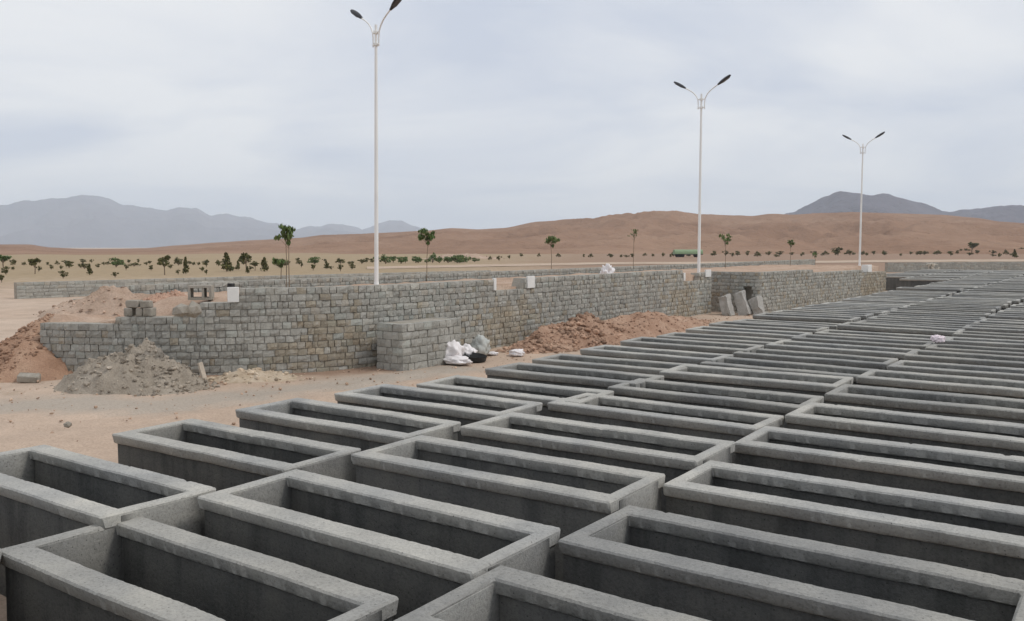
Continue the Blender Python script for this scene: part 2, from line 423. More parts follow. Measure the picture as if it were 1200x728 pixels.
# ------------------------------------------------------------------ concrete troughs
TL, TW, TH = 2.15, 0.79, 0.75
RLONG, REND, LIP = 0.165, 0.085, 0.085
def rim_mesh(seed):
    NX = 96
    xs = [0, REND / 3, REND * 2 / 3, REND] + [REND + (TL - 2 * REND) * k / NX for k in range(1, NX)] + [TL - REND, TL - REND * 2 / 3, TL - REND / 3, TL]
    ys = [0, 0.055, 0.11, RLONG] + [RLONG + (TW - 2 * RLONG) * k / 8 for k in range(1, 8)] + [TW - RLONG, TW - 0.11, TW - 0.055, TW]
    bm = bmesh.new(); V = {}
    def vert(i, j):
        if (i, j) not in V: V[i, j] = bm.verts.new((xs[i], ys[j], TH))
        return V[i, j]
    faces = []
    for i in range(len(xs) - 1):
        for j in range(len(ys) - 1):
            cx = (xs[i] + xs[i + 1]) / 2; cy = (ys[j] + ys[j + 1]) / 2
            if REND < cx < TL - REND and RLONG < cy < TW - RLONG: continue
            faces.append(bm.faces.new([vert(i, j), vert(i + 1, j), vert(i + 1, j + 1), vert(i, j + 1)]))
    ext = bmesh.ops.extrude_face_region(bm, geom=faces)
    dn = [e for e in ext['geom'] if isinstance(e, bmesh.types.BMVert)]
    # the lower ring steps inward: the lip's chamfered underside
    for v in dn:
        v.co.z = TH - LIP
        if v.co.y < 1e-5: v.co.y += 0.022
        elif v.co.y > TW - 1e-5: v.co.y -= 0.022
        elif abs(v.co.y - RLONG) < 1e-5 and REND - 1e-4 < v.co.x < TL - REND + 1e-4: v.co.y -= 0.016
        elif abs(v.co.y - TW + RLONG) < 1e-5 and REND - 1e-4 < v.co.x < TL - REND + 1e-4: v.co.y += 0.016
    bmesh.ops.recalc_face_normals(bm, faces=bm.faces)
    bm.normal_update()
    sharp = [e for e in bm.edges if len(e.link_faces) == 2 and e.calc_face_angle(0) > 0.6]
    bmesh.ops.bevel(bm, geom=sharp, offset=0.011, segments=1, affect='EDGES')
    for v in bm.verts:
        x, y, z = v.co; s = seed * 13.7
        edge = min(x, TL - x, y, TW - y); inn = max(abs(y - RLONG) < 0.03, abs(y - TW + RLONG) < 0.03)
        n1 = noise.fractal(Vector((x * 1.4 + s, y * 1.4, z)), 1, 2, 2)
        n2 = noise.noise(Vector((x * 38 + s, y * 38, z * 38)))
        n3 = noise.noise(Vector((x * 14, y * 14 + s, z * 14 + 4)))
        n4 = noise.noise(Vector((x * 60 + s, y * 30, z * 60)))
        near = edge < 0.02 or inn
        chip = max(0, n3 - 0.66) * 0.06 if near and z > TH - 0.05 else 0
        v.co.z += 0.004 * n1 + 0.0022 * n2 - chip
        v.co.y += 0.004 * n1 + (0.0032 if near else 0.0015) * n4
        v.co.x += 0.002 * n2
    return finish(bm, 'trough_rim', M_CONC, 40)
def body_mesh(seed):
    # two long walls set back under the lip and two end walls flush with the rim
    mb = MB(); zt = TH - LIP + 0.004
    def slab(x0, x1, y0, y1, nx, face_y):
        pass
    bm = bmesh.new()
    def gridbox(x0, x1, y0, y1, z0, z1, nx, nz):
        r = bmesh.ops.create_cube(bm, size=1.0)
        vv = r['verts']
        for v in vv:
            v.co = Vector(((x0 + x1) / 2 + v.co.x * (x1 - x0), (y0 + y1) / 2 + v.co.y * (y1 - y0), (z0 + z1) / 2 + v.co.z * (z1 - z0)))
    gridbox(0.012, TL - 0.012, 0.048, 0.128, -0.10, zt, 12, 4)
    gridbox(0.012, TL - 0.012, TW - 0.128, TW - 0.048, -0.10, zt, 12, 4)
    gridbox(-0.004, REND + 0.005, 0.130, TW - 0.130, -0.10, TH - 0.022, 2, 4)
    gridbox(TL - REND - 0.005, TL + 0.004, 0.130, TW - 0.130, -0.10, TH - 0.022, 2, 4)
    bmesh.ops.subdivide_edges(bm, edges=[e for e in bm.edges if e.calc_length() > 1.0], cuts=14, use_grid_fill=True)
    bmesh.ops.subdivide_edges(bm, edges=[e for e in bm.edges if 0.4 < e.calc_length() < 1.0], cuts=4, use_grid_fill=True)
    for v in bm.verts:
        x, y, z = v.co
        v.co.y += 0.005 * noise.fractal(Vector((x * 2 + seed * 5, y * 0.5, z * 3)), 1, 2, 3)
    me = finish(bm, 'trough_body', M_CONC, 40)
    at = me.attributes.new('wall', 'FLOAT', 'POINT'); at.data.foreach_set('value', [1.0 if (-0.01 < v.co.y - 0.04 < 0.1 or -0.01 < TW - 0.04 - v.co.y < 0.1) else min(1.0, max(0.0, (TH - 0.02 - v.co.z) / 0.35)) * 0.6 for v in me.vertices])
    return me
def floor_mesh():
    bm = bmesh.new()
    bmesh.ops.create_grid(bm, x_segments=10, y_segments=4, size=0.5)
    for v in bm.verts:
        v.co = Vector((TL / 2 + v.co.x * (TL - 2 * REND - 0.002), TW / 2 + v.co.y * (TW - 0.26), 0.03 + 0.012 * fbm(v.co.x * 9, v.co.y * 9)))
    return finish(bm, 'trough_floor', M_GREYSOIL, 180)
RIMS = [rim_mesh(k) for k in range(7)]; BODIES = [body_mesh(k) for k in range(3)]; FLOOR = floor_mesh()
KNOWN = {
 'A': {0: (0.026, -0.029, 0.006, 0.02), 1: (-0.044, 1.354, 0.009, -0.018), 2: (-0.032, 2.586, 0.007, 0), 3: (0.076, 3.765, -0.002, 0.003), 4: (0.289, 4.841, 0.017, -0.016), 5: (0.239, 6.21, 0, 0)},
 'B': {0: (2.085, -0.542, 0.002, -0.038), 1: (2.293, 0.544, -0.011, 0.029), 2: (2.306, 1.827, 0, 0.04), 3: (2.301, 3.11, 0, 0.028), 4: (2.185, 4.654, -0.005, -0.006), 5: (2.227, 5.844, 0.005, 0), 6: (2.177, 7.285, 0, 0)},
 'C': {0: (4.448, -0.057, -0.009, 0.002), 1: (4.5, 1.174, -0.013, 0.013), 2: (4.475, 2.504, -0.006, 0.008), 3: (4.386, 3.981, 0.01, -0.003), 4: (4.371, 5.338, -0.012, 0.006), 5: (4.344, 6.749, -0.007, 0.005), 6: (4.304, 8.231, 0, 0)}}
ONES = ['', 'first', 'second', 'third', 'fourth', 'fifth', 'sixth', 'seventh', 'eighth', 'ninth', 'tenth', 'eleventh', 'twelfth', 'thirteenth', 'fourteenth', 'fifteenth', 'sixteenth', 'seventeenth', 'eighteenth', 'nineteenth']
TENS = {2: ('twentieth', 'twenty'), 3: ('thirtieth', 'thirty'), 4: ('fortieth', 'forty'), 5: ('fiftieth', 'fifty')}
def ordinal(n):
    if n < 20: return ONES[n]
    a, b = divmod(n, 10)
    return TENS[a][0] if b == 0 else TENS[a][1] + '-' + ONES[b]
LINES = {'A': ('left line beside the sand', -1, 51), 'B': ('middle line', 0, 50), 'C': ('right line', 0, 27), 'Y': ('line past the far wall', 0, 17), 'Z': ('outermost short far line', 0, 14)}
KNOWN['Y'] = {0: (-2.15, 43.6, 0.01, 0.0)}; KNOWN['Z'] = {0: (-4.4, 47.2, -0.01, 0.0)}
rnd = random.Random(11)
tn = 0
for key, (word, r0, r1) in LINES.items():
    last = None
    for r in range(r0, r1):
        if r in KNOWN[key]: x, y, rz, z = KNOWN[key][r]
        elif r < 0:
            kx = KNOWN[key][0]; x, y, rz, z = kx[0] + 0.02, kx[1] - 1.30, 0.0, 0.0
        else:
            px = {'A': 0.10, 'B': 2.30, 'C': 4.45, 'Y': -2.15, 'Z': -4.4}[key]
            x = last[0] * 0.75 + px * 0.25 + rnd.uniform(-0.07, 0.07); y = last[1] + 1.30 + rnd.uniform(-0.07, 0.07)
            rz = rnd.gauss(0, 0.011); z = rnd.gauss(0, 0.016)
        last = (x, y)
        n = r - r0 + 1
        t = thing('concrete_trough', (x, y, z), f'open grey concrete trough, {ordinal(n)} from the front in the {word}', 'trough', 'rows of open concrete troughs', rz)
        t.rotation_euler.x = rnd.gauss(0, 0.006); t.rotation_euler.y = rnd.gauss(0, 0.003)
        link('rim', RIMS[rnd.randrange(7)], t)
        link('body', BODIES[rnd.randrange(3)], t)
        link('floor', FLOOR, t)
        tn += 1

for x, y0, n_ in ((2.2, -1.84, 1), (4.45, -1.38, 1), (6.68, -1.5, 30), (8.92, -1.3, 24)):   # the rows go on beside the viewpoint
    for k in range(n_):
        t = thing('concrete_trough', (x + rnd.uniform(-0.05, 0.05), y0 + 1.3 * k + rnd.uniform(-0.04, 0.04), rnd.gauss(0, 0.01)), 'open grey concrete trough beside the viewpoint, outside the picture', 'trough', 'troughs just outside the picture', rnd.gauss(0, 0.008))
        link('rim', RIMS[rnd.randrange(7)], t); link('body', BODIES[rnd.randrange(3)], t); link('floor', FLOOR, t)

# ------------------------------------------------------------------ stone block walls
TINTS = []
def stone_tint(rn):
    k = rn.random()
    v = rn.uniform(0.86, 1.10)
    if k < 0.72: c = (v, v * 0.99, v * 0.955)
    elif k < 0.82: c = (v * 0.97, v * 1.0, v * 0.97)
    elif k < 0.95: c = (v * 1.04, v * 0.98, v * 0.90)
    else: c = (v * 1.2, v * 1.18, v * 1.12)
    return c
BROWN = (0.92, 0.84, 0.74)
def block_geo(rn, w, d, h):
    """split-faced block: face looks to +x locally, width along y; centre of the face base at the origin"""
    def j(a): return rn.uniform(-a, a)
    ys = [-w / 2, j(w * 0.12), w / 2]; zs = [0, h * (0.5 + j(0.12)), h]
    vs_ = []; e = 0.008
    for a, z in enumerate(zs):
        for b, y in enumerate(ys):
            border = (a != 1) + (b != 1)
            vs_.append((0.012 * (1.0 if border == 0 else -0.15 if border == 2 else 0.35) + j(0.009), y + j(e * 0.7), z + j(e * 0.6)))
    f = [(a * 3 + b, a * 3 + b + 1, a * 3 + b + 4, a * 3 + b + 3) for a in range(2) for b in range(2)]
    n = 9
    vs_ += [(-d, -w / 2, 0), (-d, w / 2, 0), (-d, w / 2, h), (-d, -w / 2, h)]
    f += [(n, 0, 3, 6, n + 3), (2, n + 1, n + 2, 8, 5), (6, 7, 8, n + 2, n + 3), (n, n + 1, 2, 1, 0), (n + 1, n, n + 3, n + 2)]
    return vs_, f
rb = random.Random(5)
BLOCK_VARIANTS = []
for k in range(28):
    mb = MB(); v_, f_ = block_geo(rb, 1.0 * 0.2, 0.12, 0.138)
    mb.add(v_, f_, stone_tint(rb)); BLOCK_VARIANTS.append(mb.mesh('brick', M_STONE))
BLOCK_BROWN = []
for k in range(10):
    mb = MB(); v_, f_ = block_geo(rb, 0.2, 0.12, 0.138); t = stone_tint(rb)
    mb.add(v_, f_, tuple(a * b for a, b in zip(t, BROWN))); BLOCK_BROWN.append(mb.mesh('brick', M_STONE))

class Path:
    def __init__(self, pts):
        self.p = [Vector((x, y, 0)) for x, y in pts]; self.s = [0.0]
        for a, b in zip(self.p, self.p[1:]): self.s.append(self.s[-1] + (b - a).length)
        self.L = self.s[-1]
    def at(self, s):
        s = max(0, min(self.L, s))
        for i in range(len(self.p) - 1):
            if s <= self.s[i + 1]:
                t = (s - self.s[i]) / (self.s[i + 1] - self.s[i]); return self.p[i].lerp(self.p[i + 1], t)
        return self.p[-1].copy()
    def frame(self, s):
        d = (self.at(s + 0.25) - self.at(s - 0.25)).normalized(); return self.at(s), d, Vector((d.y, -d.x, 0))
def smooth_pts(pts, it=2):
    for _ in range(it):
        q = [pts[0]]
        for a, b in zip(pts, pts[1:]):
            q += [(a[0] * 0.75 + b[0] * 0.25, a[1] * 0.75 + b[1] * 0.25), (a[0] * 0.25 + b[0] * 0.75, a[1] * 0.25 + b[1] * 0.75)]
        q.append(pts[-1]); pts = q
    return pts
def wall(name, pts, top, label, cat, group=None, thick=0.36, course=0.126, wid=(0.09, 0.20), nparts=300, brown=None, base=-0.07, seed=1, both=False, skip=None, core_drop=0.0, niche=None):
    """blocks laid in courses along a path; face on the right-hand side of the path direction"""
    rn = random.Random(seed); P = Path(pts); root = thing(name, P.at(0), label, cat, group)
    o0 = P.at(0); blocks = []
    maxc = int(max(top(P.L * k / 200) for k in range(201)) / course) + 1
    for c in range(maxc):
        z = base + c * course; s = rn.uniform(-0.1, 0)
        while s < P.L:
            w = rn.uniform(*wid)
            if rn.random() < 0.2: w *= 1.35
            e = min(s + w, P.L)
            mid = (max(s, 0) + e) / 2; ww = e - max(s, 0)
            if ww > 0.05 and z + course <= top(mid) + 0.06 + (rn.random() < 0.5) * 0.01:
                if not (niche and niche[0] < mid < niche[1] and niche[2] < z + course / 2 < niche[3]): blocks.append((mid, ww, z))
            s = e + 0.0005
    def info(b):
        p, d, n = P.frame(b[0]); return p, math.atan2(n.y, n.x), n
    ranked = sorted(range(len(blocks)), key=lambda i: depth_of(P.at(blocks[i][0])) - 0.0 * blocks[i][2])
    single = set(ranked[:nparts]); mb = MB()
    for i, (s, w, z) in enumerate(blocks):
        p, a, n = info((s, w, z)); off = rn.uniform(-0.012, 0.012); sk = rn.uniform(-0.02, 0.02)
        isb = brown is not None and rn.random() < brown(s, z)
        if i in single:
            me = rn.choice(BLOCK_BROWN if isb else BLOCK_VARIANTS)
            link('brick', me, root, p + n * off + Vector((0, 0, z)) - o0, (0, 0, a + sk), (1, (w - 0.010) / 0.2, (course - 0.010) / 0.138))
        else:
            v_, f_ = block_geo(rn, w - 0.010, 0.12, course - 0.010); t = stone_tint(rn)
            if isb: t = tuple(x * y for x, y in zip(t, BROWN))
            M = Matrix.Translation(p + n * off + Vector((0, 0, z)) - o0) @ Matrix.Rotation(a + sk, 4, 'Z')
            mb.add([M @ Vector(q) for q in v_], f_, t)
            if both:
                M = Matrix.Translation(p - n * thick + Vector((0, 0, z)) - o0) @ Matrix.Rotation(a + pi, 4, 'Z')
                mb.add([M @ Vector(q) for q in v_], f_, t)
    if mb.v: tag(link('block_courses', mb.mesh('block_courses', M_STONE), root), kind='stuff')
    # mortar core behind the faces
    core = MB(); n = max(2, int(P.L / 0.12)); sec = []
    for k in range(n + 1):
        s = P.L * k / n; p, d, nn = P.frame(s)
        cnt = int((top(s) + 0.06 - base) / course)
        zt = base + cnt * course - 0.012 - core_drop + 0.012 * fbm(s * 3, seed)
        sec.append((p - nn * (0.30 if niche and niche[0] - 0.15 < s < niche[1] + 0.15 else 0.026) - o0, p - nn * (thick - (0.022 if both else 0)) - o0, zt))
    vv, ff = [], []
    for a, b, zt in sec: vv += [(a.x, a.y, -0.2), (a.x, a.y, zt), (b.x, b.y, zt), (b.x, b.y, -0.2)]
    for k in range(n):
        i = 4 * k; ff += [(i, i + 4, i + 5, i + 1), (i + 1, i + 5, i + 6, i + 2), (i + 2, i + 6, i + 7, i + 3)]
    ff += [(0, 1, 2, 3), (4 * n + 3, 4 * n + 2, 4 * n + 1, 4 * n)]
    core.add(vv, ff); link('mortar_core', core.mesh('mortar_core', M_MORTAR), root)
    return root, P

FRONT = smooth_pts(WALL_PTS); PF = Path(FRONT)
def s_of_y(y):   # arc length on the front wall for a given y
    lo, hi = 0, PF.L
    for _ in range(40):
        m = (lo + hi) / 2
        if PF.at(m).y < y: lo = m
        else: hi = m
    return lo
def s_of_u(u):   # arc length seen at picture column u
    best = (1e9, 0)
    for k in range(600):
        s = PF.L * k / 599; p = PF.at(s); d = p - CAM; uu = IW / 2 + F * d.dot(RT) / d.dot(FWD)
        if abs(uu - u) < best[0]: best = (abs(uu - u), s)
    return best[1]
S = {u: s_of_u(u) for u in (146, 180, 212, 228, 240, 262, 284, 340, 437, 578, 614, 628, 800, 820, 834)}
def top_front(s):
    if s < S[146] - 0.15: return 0.94
    if s < S[212]: return 1.03
    if s < S[228]: return 1.15
    if s < S[262]: return 1.30
    if s < S[284]: return 1.34
    if S[578] < s < S[614]: return 1.30
    if S[800] < s < S[820]: return 1.20
    if s > S[800]: return 1.45
    return 1.55
def brown_front(s, z):
    b = 0.05
    for c, w in ((S[340] + 0.7, 0.7), (S[437] - 0.4, 0.45), (S[578] + 0.6, 1.3), (S[800], 1.2)):
        b = max(b, 0.9 * math.exp(-((s - c) / w) ** 2) * (1.0 if z < 0.9 else 0.35))
    if z < 0.3 and s > S[284]: b = max(b, 0.5)
    return b
wall('block_wall', FRONT, top_front, 'long grey stone block wall beside the sand, curving at its stepped left end', 'wall', None, brown=brown_front, seed=2)
# the wall beyond the opening: a short return, then a stretch closer to the troughs
def top_far(s): return 1.43 if s < 7 else 1.29 if s < 12.5 else 1.15
wall('block_wall', [(-5.4, 27.2), (-3.45, 26.95), (-2.2, 40.9)], top_far, 'far stretch of grey block wall past the opening, brownish at its right end', 'wall', None, nparts=120, brown=lambda s, z: 0.1 if s < 12.5 else 0.95, seed=3, niche=(1.35, 1.75, 0.42, 0.92))
# rear wall of the raised bed
wall('block_wall', [(-11.5, 7.0), (-11.5, 62.0)], lambda s: 1.05 if s < 0.35 else 1.25 if s < 0.8 else 1.46, 'rear block wall of the raised earth bed, its left end stepped', 'wall', None, nparts=120, seed=6, both=True)
# far wall across the track
w3a = on_level(20, 350); w3b = at_depth(575, 316.5, 60)
wall('block_wall', [(w3a.x, w3a.y), ((w3a.x + w3b.x) / 2 - 0.4, (w3a.y + w3b.y) / 2), (w3b.x, w3b.y)], lambda s: 0.80, 'low pale grey block wall far behind, across the sandy track', 'wall', None, nparts=0, wid=(0.25, 0.45), course=0.16, seed=8)
# end wall behind the trough rows
e1 = on_level(1040, 319); e2 = on_level(1330, 316)
wall('block_wall', [(e1.x, e1.y), (e2.x, e2.y)], lambda s: 0.9, 'low grey block wall closing off the far end of the trough rows', 'wall', None, nparts=0, wid=(0.25, 0.45), course=0.16, seed=9)

# pier in front of the wall
def pier():
    root = thing('block_pier', (-4.08, 9.42, 0), 'free-standing square grey block pier in front of the long wall', 'pier')
    rn = random.Random(21); L, D, H, cs = 1.75, 0.66, 0.92, 0.15
    def lay(p0, d, n, length, ang):
        for c in range(6):
            s = 0.0
            while s < length - 0.02:
                w = rn.uniform(0.13, 0.27); e = s + w
                if length - e < 0.08: e = length
                m = (s + e) / 2; p = p0 + d * m + n * rn.uniform(-0.01, 0.01) + Vector((0, 0, -0.03 + c * cs))
                link('brick', rn.choice(BLOCK_VARIANTS), root, p, (0, 0, ang), (1, (e - s - 0.010) / 0.2, (cs - 0.012) / 0.138)); s = e
    lay(Vector((0, 0, 0)), Vector((0, 1, 0)), Vector((1, 0, 0)), L, 0.0)                     # long side, towards the troughs
    lay(Vector((-D, 0, 0)), Vector((1, 0, 0)), Vector((0, -1, 0)), D, -pi / 2)              # short end
    lay(Vector((0, L, 0)), Vector((-1, 0, 0)), Vector((0, 1, 0)), D, pi / 2)
    mb = MB(); mb.box((-D / 2, L / 2, 0.37), (D - 0.05, L - 0.05, 0.97)); link('mortar_core', mb.mesh('mortar_core', M_MORTAR), root)
pier()

# ------------------------------------------------------------------ raised earth bed and its bank
def terrace_z(s, q):
    """s: metres along the front wall, q: 0 at the front wall .. 1 at the rear wall"""
    a = 0.93 if s < S[212] else 1.0 + 0.3 * min(1, (s - S[212]) / 1.2)
    z = a + (1.32 - 1.3 if s > S[284] else 0.0)
    if s > S[284]:
        z = 1.30 - 0.09 * min(1, (s - S[284]) / 1.5)
        for c in ((S[578] + S[614]) / 2, (S[800] + S[820]) / 2): z += 0.24 * math.exp(-((s - c) / 1.3) ** 2) * max(0, 1 - q * 3)
    return z
def build_terrace():
    rows = []
    ns = 260; nq = 44
    ext = 0
    for k in range(-ext, ns + 1):
        row = []
        if k >= 0:
            s = (PF.L + 26) * (k / ns) ** 1.35
            if s <= PF.L: p, d, n = PF.frame(s); a = p - n * 0.2
            else:
                yy = PF.at(PF.L).y + s - PF.L; a = Vector((-3.68 + (yy - 27.5) * 0.09 if 27.5 < yy < 40.8 else -4.97 if yy > 40.8 else -5.85, yy, 0))
            b = Vector((-11.36, max(7.05, a.y + 1.2 * max(0, 1 - s / 6)), 0))
            out = 0; t = 0
        else:
            s = 0; t = -k / ext
        for j in range(-1, nq + 1):
            q = max(j, 0) / nq
            if k >= 0:
                p = a.lerp(b, q); z = terrace_z(s, q)
                z += 0.05 * fbm(p.x * 0.8, p.y * 0.8, 2) + 0.03 * fbm(p.x * 3, p.y * 3)
                if s < 9:
                    f = max(0, 1 - s / 9); z += f * (0.10 * fbm(p.x * 1.1 + 5, p.y * 1.1) + 0.04)
                if q < 0.05: z -= 0.04
                if k == 0: z -= 0.03
                if j < 0: z = -0.2
            else:
                p, d, n = PF.frame(0); a0 = p - n * 0.2; b0 = Vector((-11.36, 7.05, 0))
                e = a0.lerp(b0, q); o = Vector((-0.55, -0.83, 0))
                wq = 0.55 + 1.1 * (0.5 + 0.5 * sin(q * pi))
                p = e + o * (t * 1.9 * wq) + Vector((-0.2 * t, 0, 0))
                z = terrace_z(0, q) * (1 - t) ** 0.85 + 0.16 * sin(pi * t) * (fbm(p.x * 1.6, p.y * 1.6) + 0.3) + 0.05 * fbm(p.x * 5, p.y * 5) * (1 - t) - 0.10 * t
            row.append((p.x, p.y, z))
        rows.append(row)
    vs_ = [p for r in rows for p in r]; n = nq + 2
    fs = [(i * n + j, i * n + j + 1, (i + 1) * n + j + 1, (i + 1) * n + j) for i in range(len(rows) - 1) for j in range(nq + 1)]
    mb = MB()
    mb.v = vs_; mb.f = fs
    for i in range(len(rows) - 1):
        for j in range(nq + 1): mb.t.append((0.93, 0.80, 0.74) if i < ext else (1.0, 0.97, 0.95))
    me = mb.mesh('earth_bed', M_TERR, 180)
    tag(link('earth_bed', me), kind='structure')
build_terrace()

# ------------------------------------------------------------------ rocks, heaps
def rock_mesh(seed, mat):
    bm = bmesh.new(); bmesh.ops.create_icosphere(bm, subdivisions=1, radius=0.5); rn = random.Random(seed)
    sx, sy, sz = rn.uniform(0.7, 1.3), rn.uniform(0.6, 1.0), rn.uniform(0.45, 0.8)
    for v in bm.verts:
        k = 1 + 0.45 * noise.noise(v.co * 2.3 + Vector((seed * 3.1, 0, 0))) + rn.uniform(-0.1, 0.1)
        v.co = Vector((v.co.x * sx * k, v.co.y * sy * k, v.co.z * sz * k))
    return finish(bm, 'rock', mat)
def rock_pts(seed):
    rn = random.Random(seed); t = (1 + 5 ** 0.5) / 2
    vv = [Vector(p).normalized() * 0.5 for p in ((-1, t, 0), (1, t, 0), (-1, -t, 0), (1, -t, 0), (0, -1, t), (0, 1, t), (0, -1, -t), (0, 1, -t), (t, 0, -1), (t, 0, 1), (-t, 0, -1), (-t, 0, 1))]
    ff = [(0, 11, 5), (0, 5, 1), (0, 1, 7), (0, 7, 10), (0, 10, 11), (1, 5, 9), (5, 11, 4), (11, 10, 2), (10, 7, 6), (7, 1, 8), (3, 9, 4), (3, 4, 2), (3, 2, 6), (3, 6, 8), (3, 8, 9), (4, 9, 5), (2, 4, 11), (6, 2, 10), (8, 6, 7), (9, 8, 1)]
    sx, sy, sz = rn.uniform(0.7, 1.5), rn.uniform(0.6, 1.0), rn.uniform(0.4, 0.9)
    return [Vector((p.x * sx, p.y * sy, p.z * sz)) * rn.uniform(0.75, 1.2) for p in vv], ff
ROCKP = [rock_pts(k) for k in range(14)]
def scatter(mb, fn, count, sizes, rn, tint=lambda r: (1, 1, 1)):
    for _ in range(count):
        p = fn(rn)
        if p is None: continue
        vv, ff = rn.choice(ROCKP)
        sz = sizes[0] * (sizes[1] / sizes[0]) ** (rn.random() ** 2.2)
        M = Matrix.Translation(p) @ Matrix.Rotation(rn.uniform(0, 6.3), 4, 'Z') @ Matrix.Rotation(rn.uniform(-0.6, 0.6), 4, 'X') @ Matrix.Scale(sz, 4)
        mb.add([M @ q for q in vv], ff, tint(rn))
def gtint(base):
    def f(r):
        v = r.uniform(0.6, 1.2); return tuple(c * v for c in base)
    return f
def heap(name, loc, rx, ry, rz, h, mat, label, clods, sizes, seed, rough=0.25, base_tint=(1, 1, 1), flat=0.0, group=None, tintf=None):
    root = thing(name, loc, label, 'heap', group, rz)
    def zf(x, y):
        r = math.hypot(x, y); 
        k = max(0, 1 - r ** 1.3) if r < 1 else 0
        if flat: k = min(k, 1 - flat) / (1 - flat)
        nn = fbm(x * 1.8 + seed * 3, y * 1.8, seed, 4)
        return h * (k * (1 + 0.55 * nn) + rough * 0.5 * k ** 0.5 * fbm(x * 6 + seed, y * 6, 1, 3)) - 0.06 * min(1, r ** 4)
    mb = MB(); nr, na = 26, 72; vv = [(0, 0, zf(0, 0))]
    for i in range(1, nr + 1):
        for k in range(na):
            r = (i / nr) * 1.0; a = 2 * pi * k / na; wob = 1 + 0.12 * noise.noise(Vector((cos(a) * 1.5, sin(a) * 1.5, seed)))
            x, y = cos(a) * r, sin(a) * r
            vv.append((x * rx * wob, y * ry * wob, zf(x, y)))
    ff = [(0, 1 + k, 1 + (k + 1) % na) for k in range(na)]
    for i in range(nr - 1):
        for k in range(na):
            a = 1 + i * na + k; b = 1 + i * na + (k + 1) % na; ff.append((a, a + na, b + na, b))
    mb.add(vv, ff, base_tint); link('soil_mass', mb.mesh('soil_mass', mat, 180), root)
    rn = random.Random(seed); cl = MB()
    def pick(r_):
        r = r_.random() ** 0.6 * 1.06; a = r_.uniform(0, 6.283); x, y = cos(a) * r, sin(a) * r
        return Vector((x * rx, y * ry, max(zf(x, y), 0.0) + 0.0))
    tf = tintf or (lambda r: tuple(b * r.uniform(0.7, 1.25) for b in (1, 1, 1)))
    def tf2(r):
        v = r.uniform(0.6, 1.4); return tuple(b * v for b in base_tint)
    scatter(cl, pick, clods, sizes, rn, tintf or tf2)
    tag(link('clods', cl.mesh('clods', mat), root), kind='stuff')
    return root, zf
p = on_level(155, 452)
heap('soil_heap', (p.x, p.y, -0.02), 1.35, 0.95, math.atan2(1.0, 1.6), 0.62, M_GREYSOIL, 'large grey-brown heap of loose clods against the left end of the wall', 1500, (0.015, 0.12), 1, 0.7)
p = on_level(648, 404)
heap('soil_heap', (-3.95, p.y + 0.9, -0.02), 0.95, 2.8, 0.0, 0.54, M_RED, 'reddish heap of stones and earth near the white sacks', 1900, (0.04, 0.2), 2, 0.4, (1.0, 0.93, 0.88))
heap('soil_heap', (-3.95, on_level(750, 386).y - 0.6, -0.02), 1.05, 4.8, 0.0, 0.46, M_RED, 'smooth orange earth heap along the wall behind the trough ends', 2200, (0.015, 0.10), 3, 0.45, (1.02, 0.95, 0.9))
p = on_level(118, 366, 1.0)
heap('soil_heap', (p.x - 0.5, p.y + 0.5, 0.95), 1.5, 1.1, 0.5, 0.48, M_TERR, 'tan earth mound on top of the raised bed at left', 260, (0.02, 0.10), 4, 0.3)
p = on_level(192, 366, 1.0)
heap('soil_heap', (p.x - 0.2, p.y + 0.3, 0.95), 1.15, 0.9, 0.5, 0.42, M_TERR, 'pinkish gravelly mound behind the wall top beside the stone lumps', 700, (0.02, 0.09), 5, 0.3, (1.03, 0.90, 0.86))
p = on_level(298, 443)
heap('rubble_heap', (p.x, p.y, -0.03), 1.0, 0.5, math.atan2(1.2, 1.0), 0.16, M_YSTONE, 'low spill of pale yellow stone rubble at the wall foot', 190, (0.03, 0.14), 6, 0.5)
p = on_level(540, 303.5)
heap('soil_heap', (p.x, p.y, -0.02), 9, 4, 0.6, 1.0, M_TERR, 'grey pale spoil mound in front of the dark green bushes', 60, (0.1, 0.5), 8, 0.3)

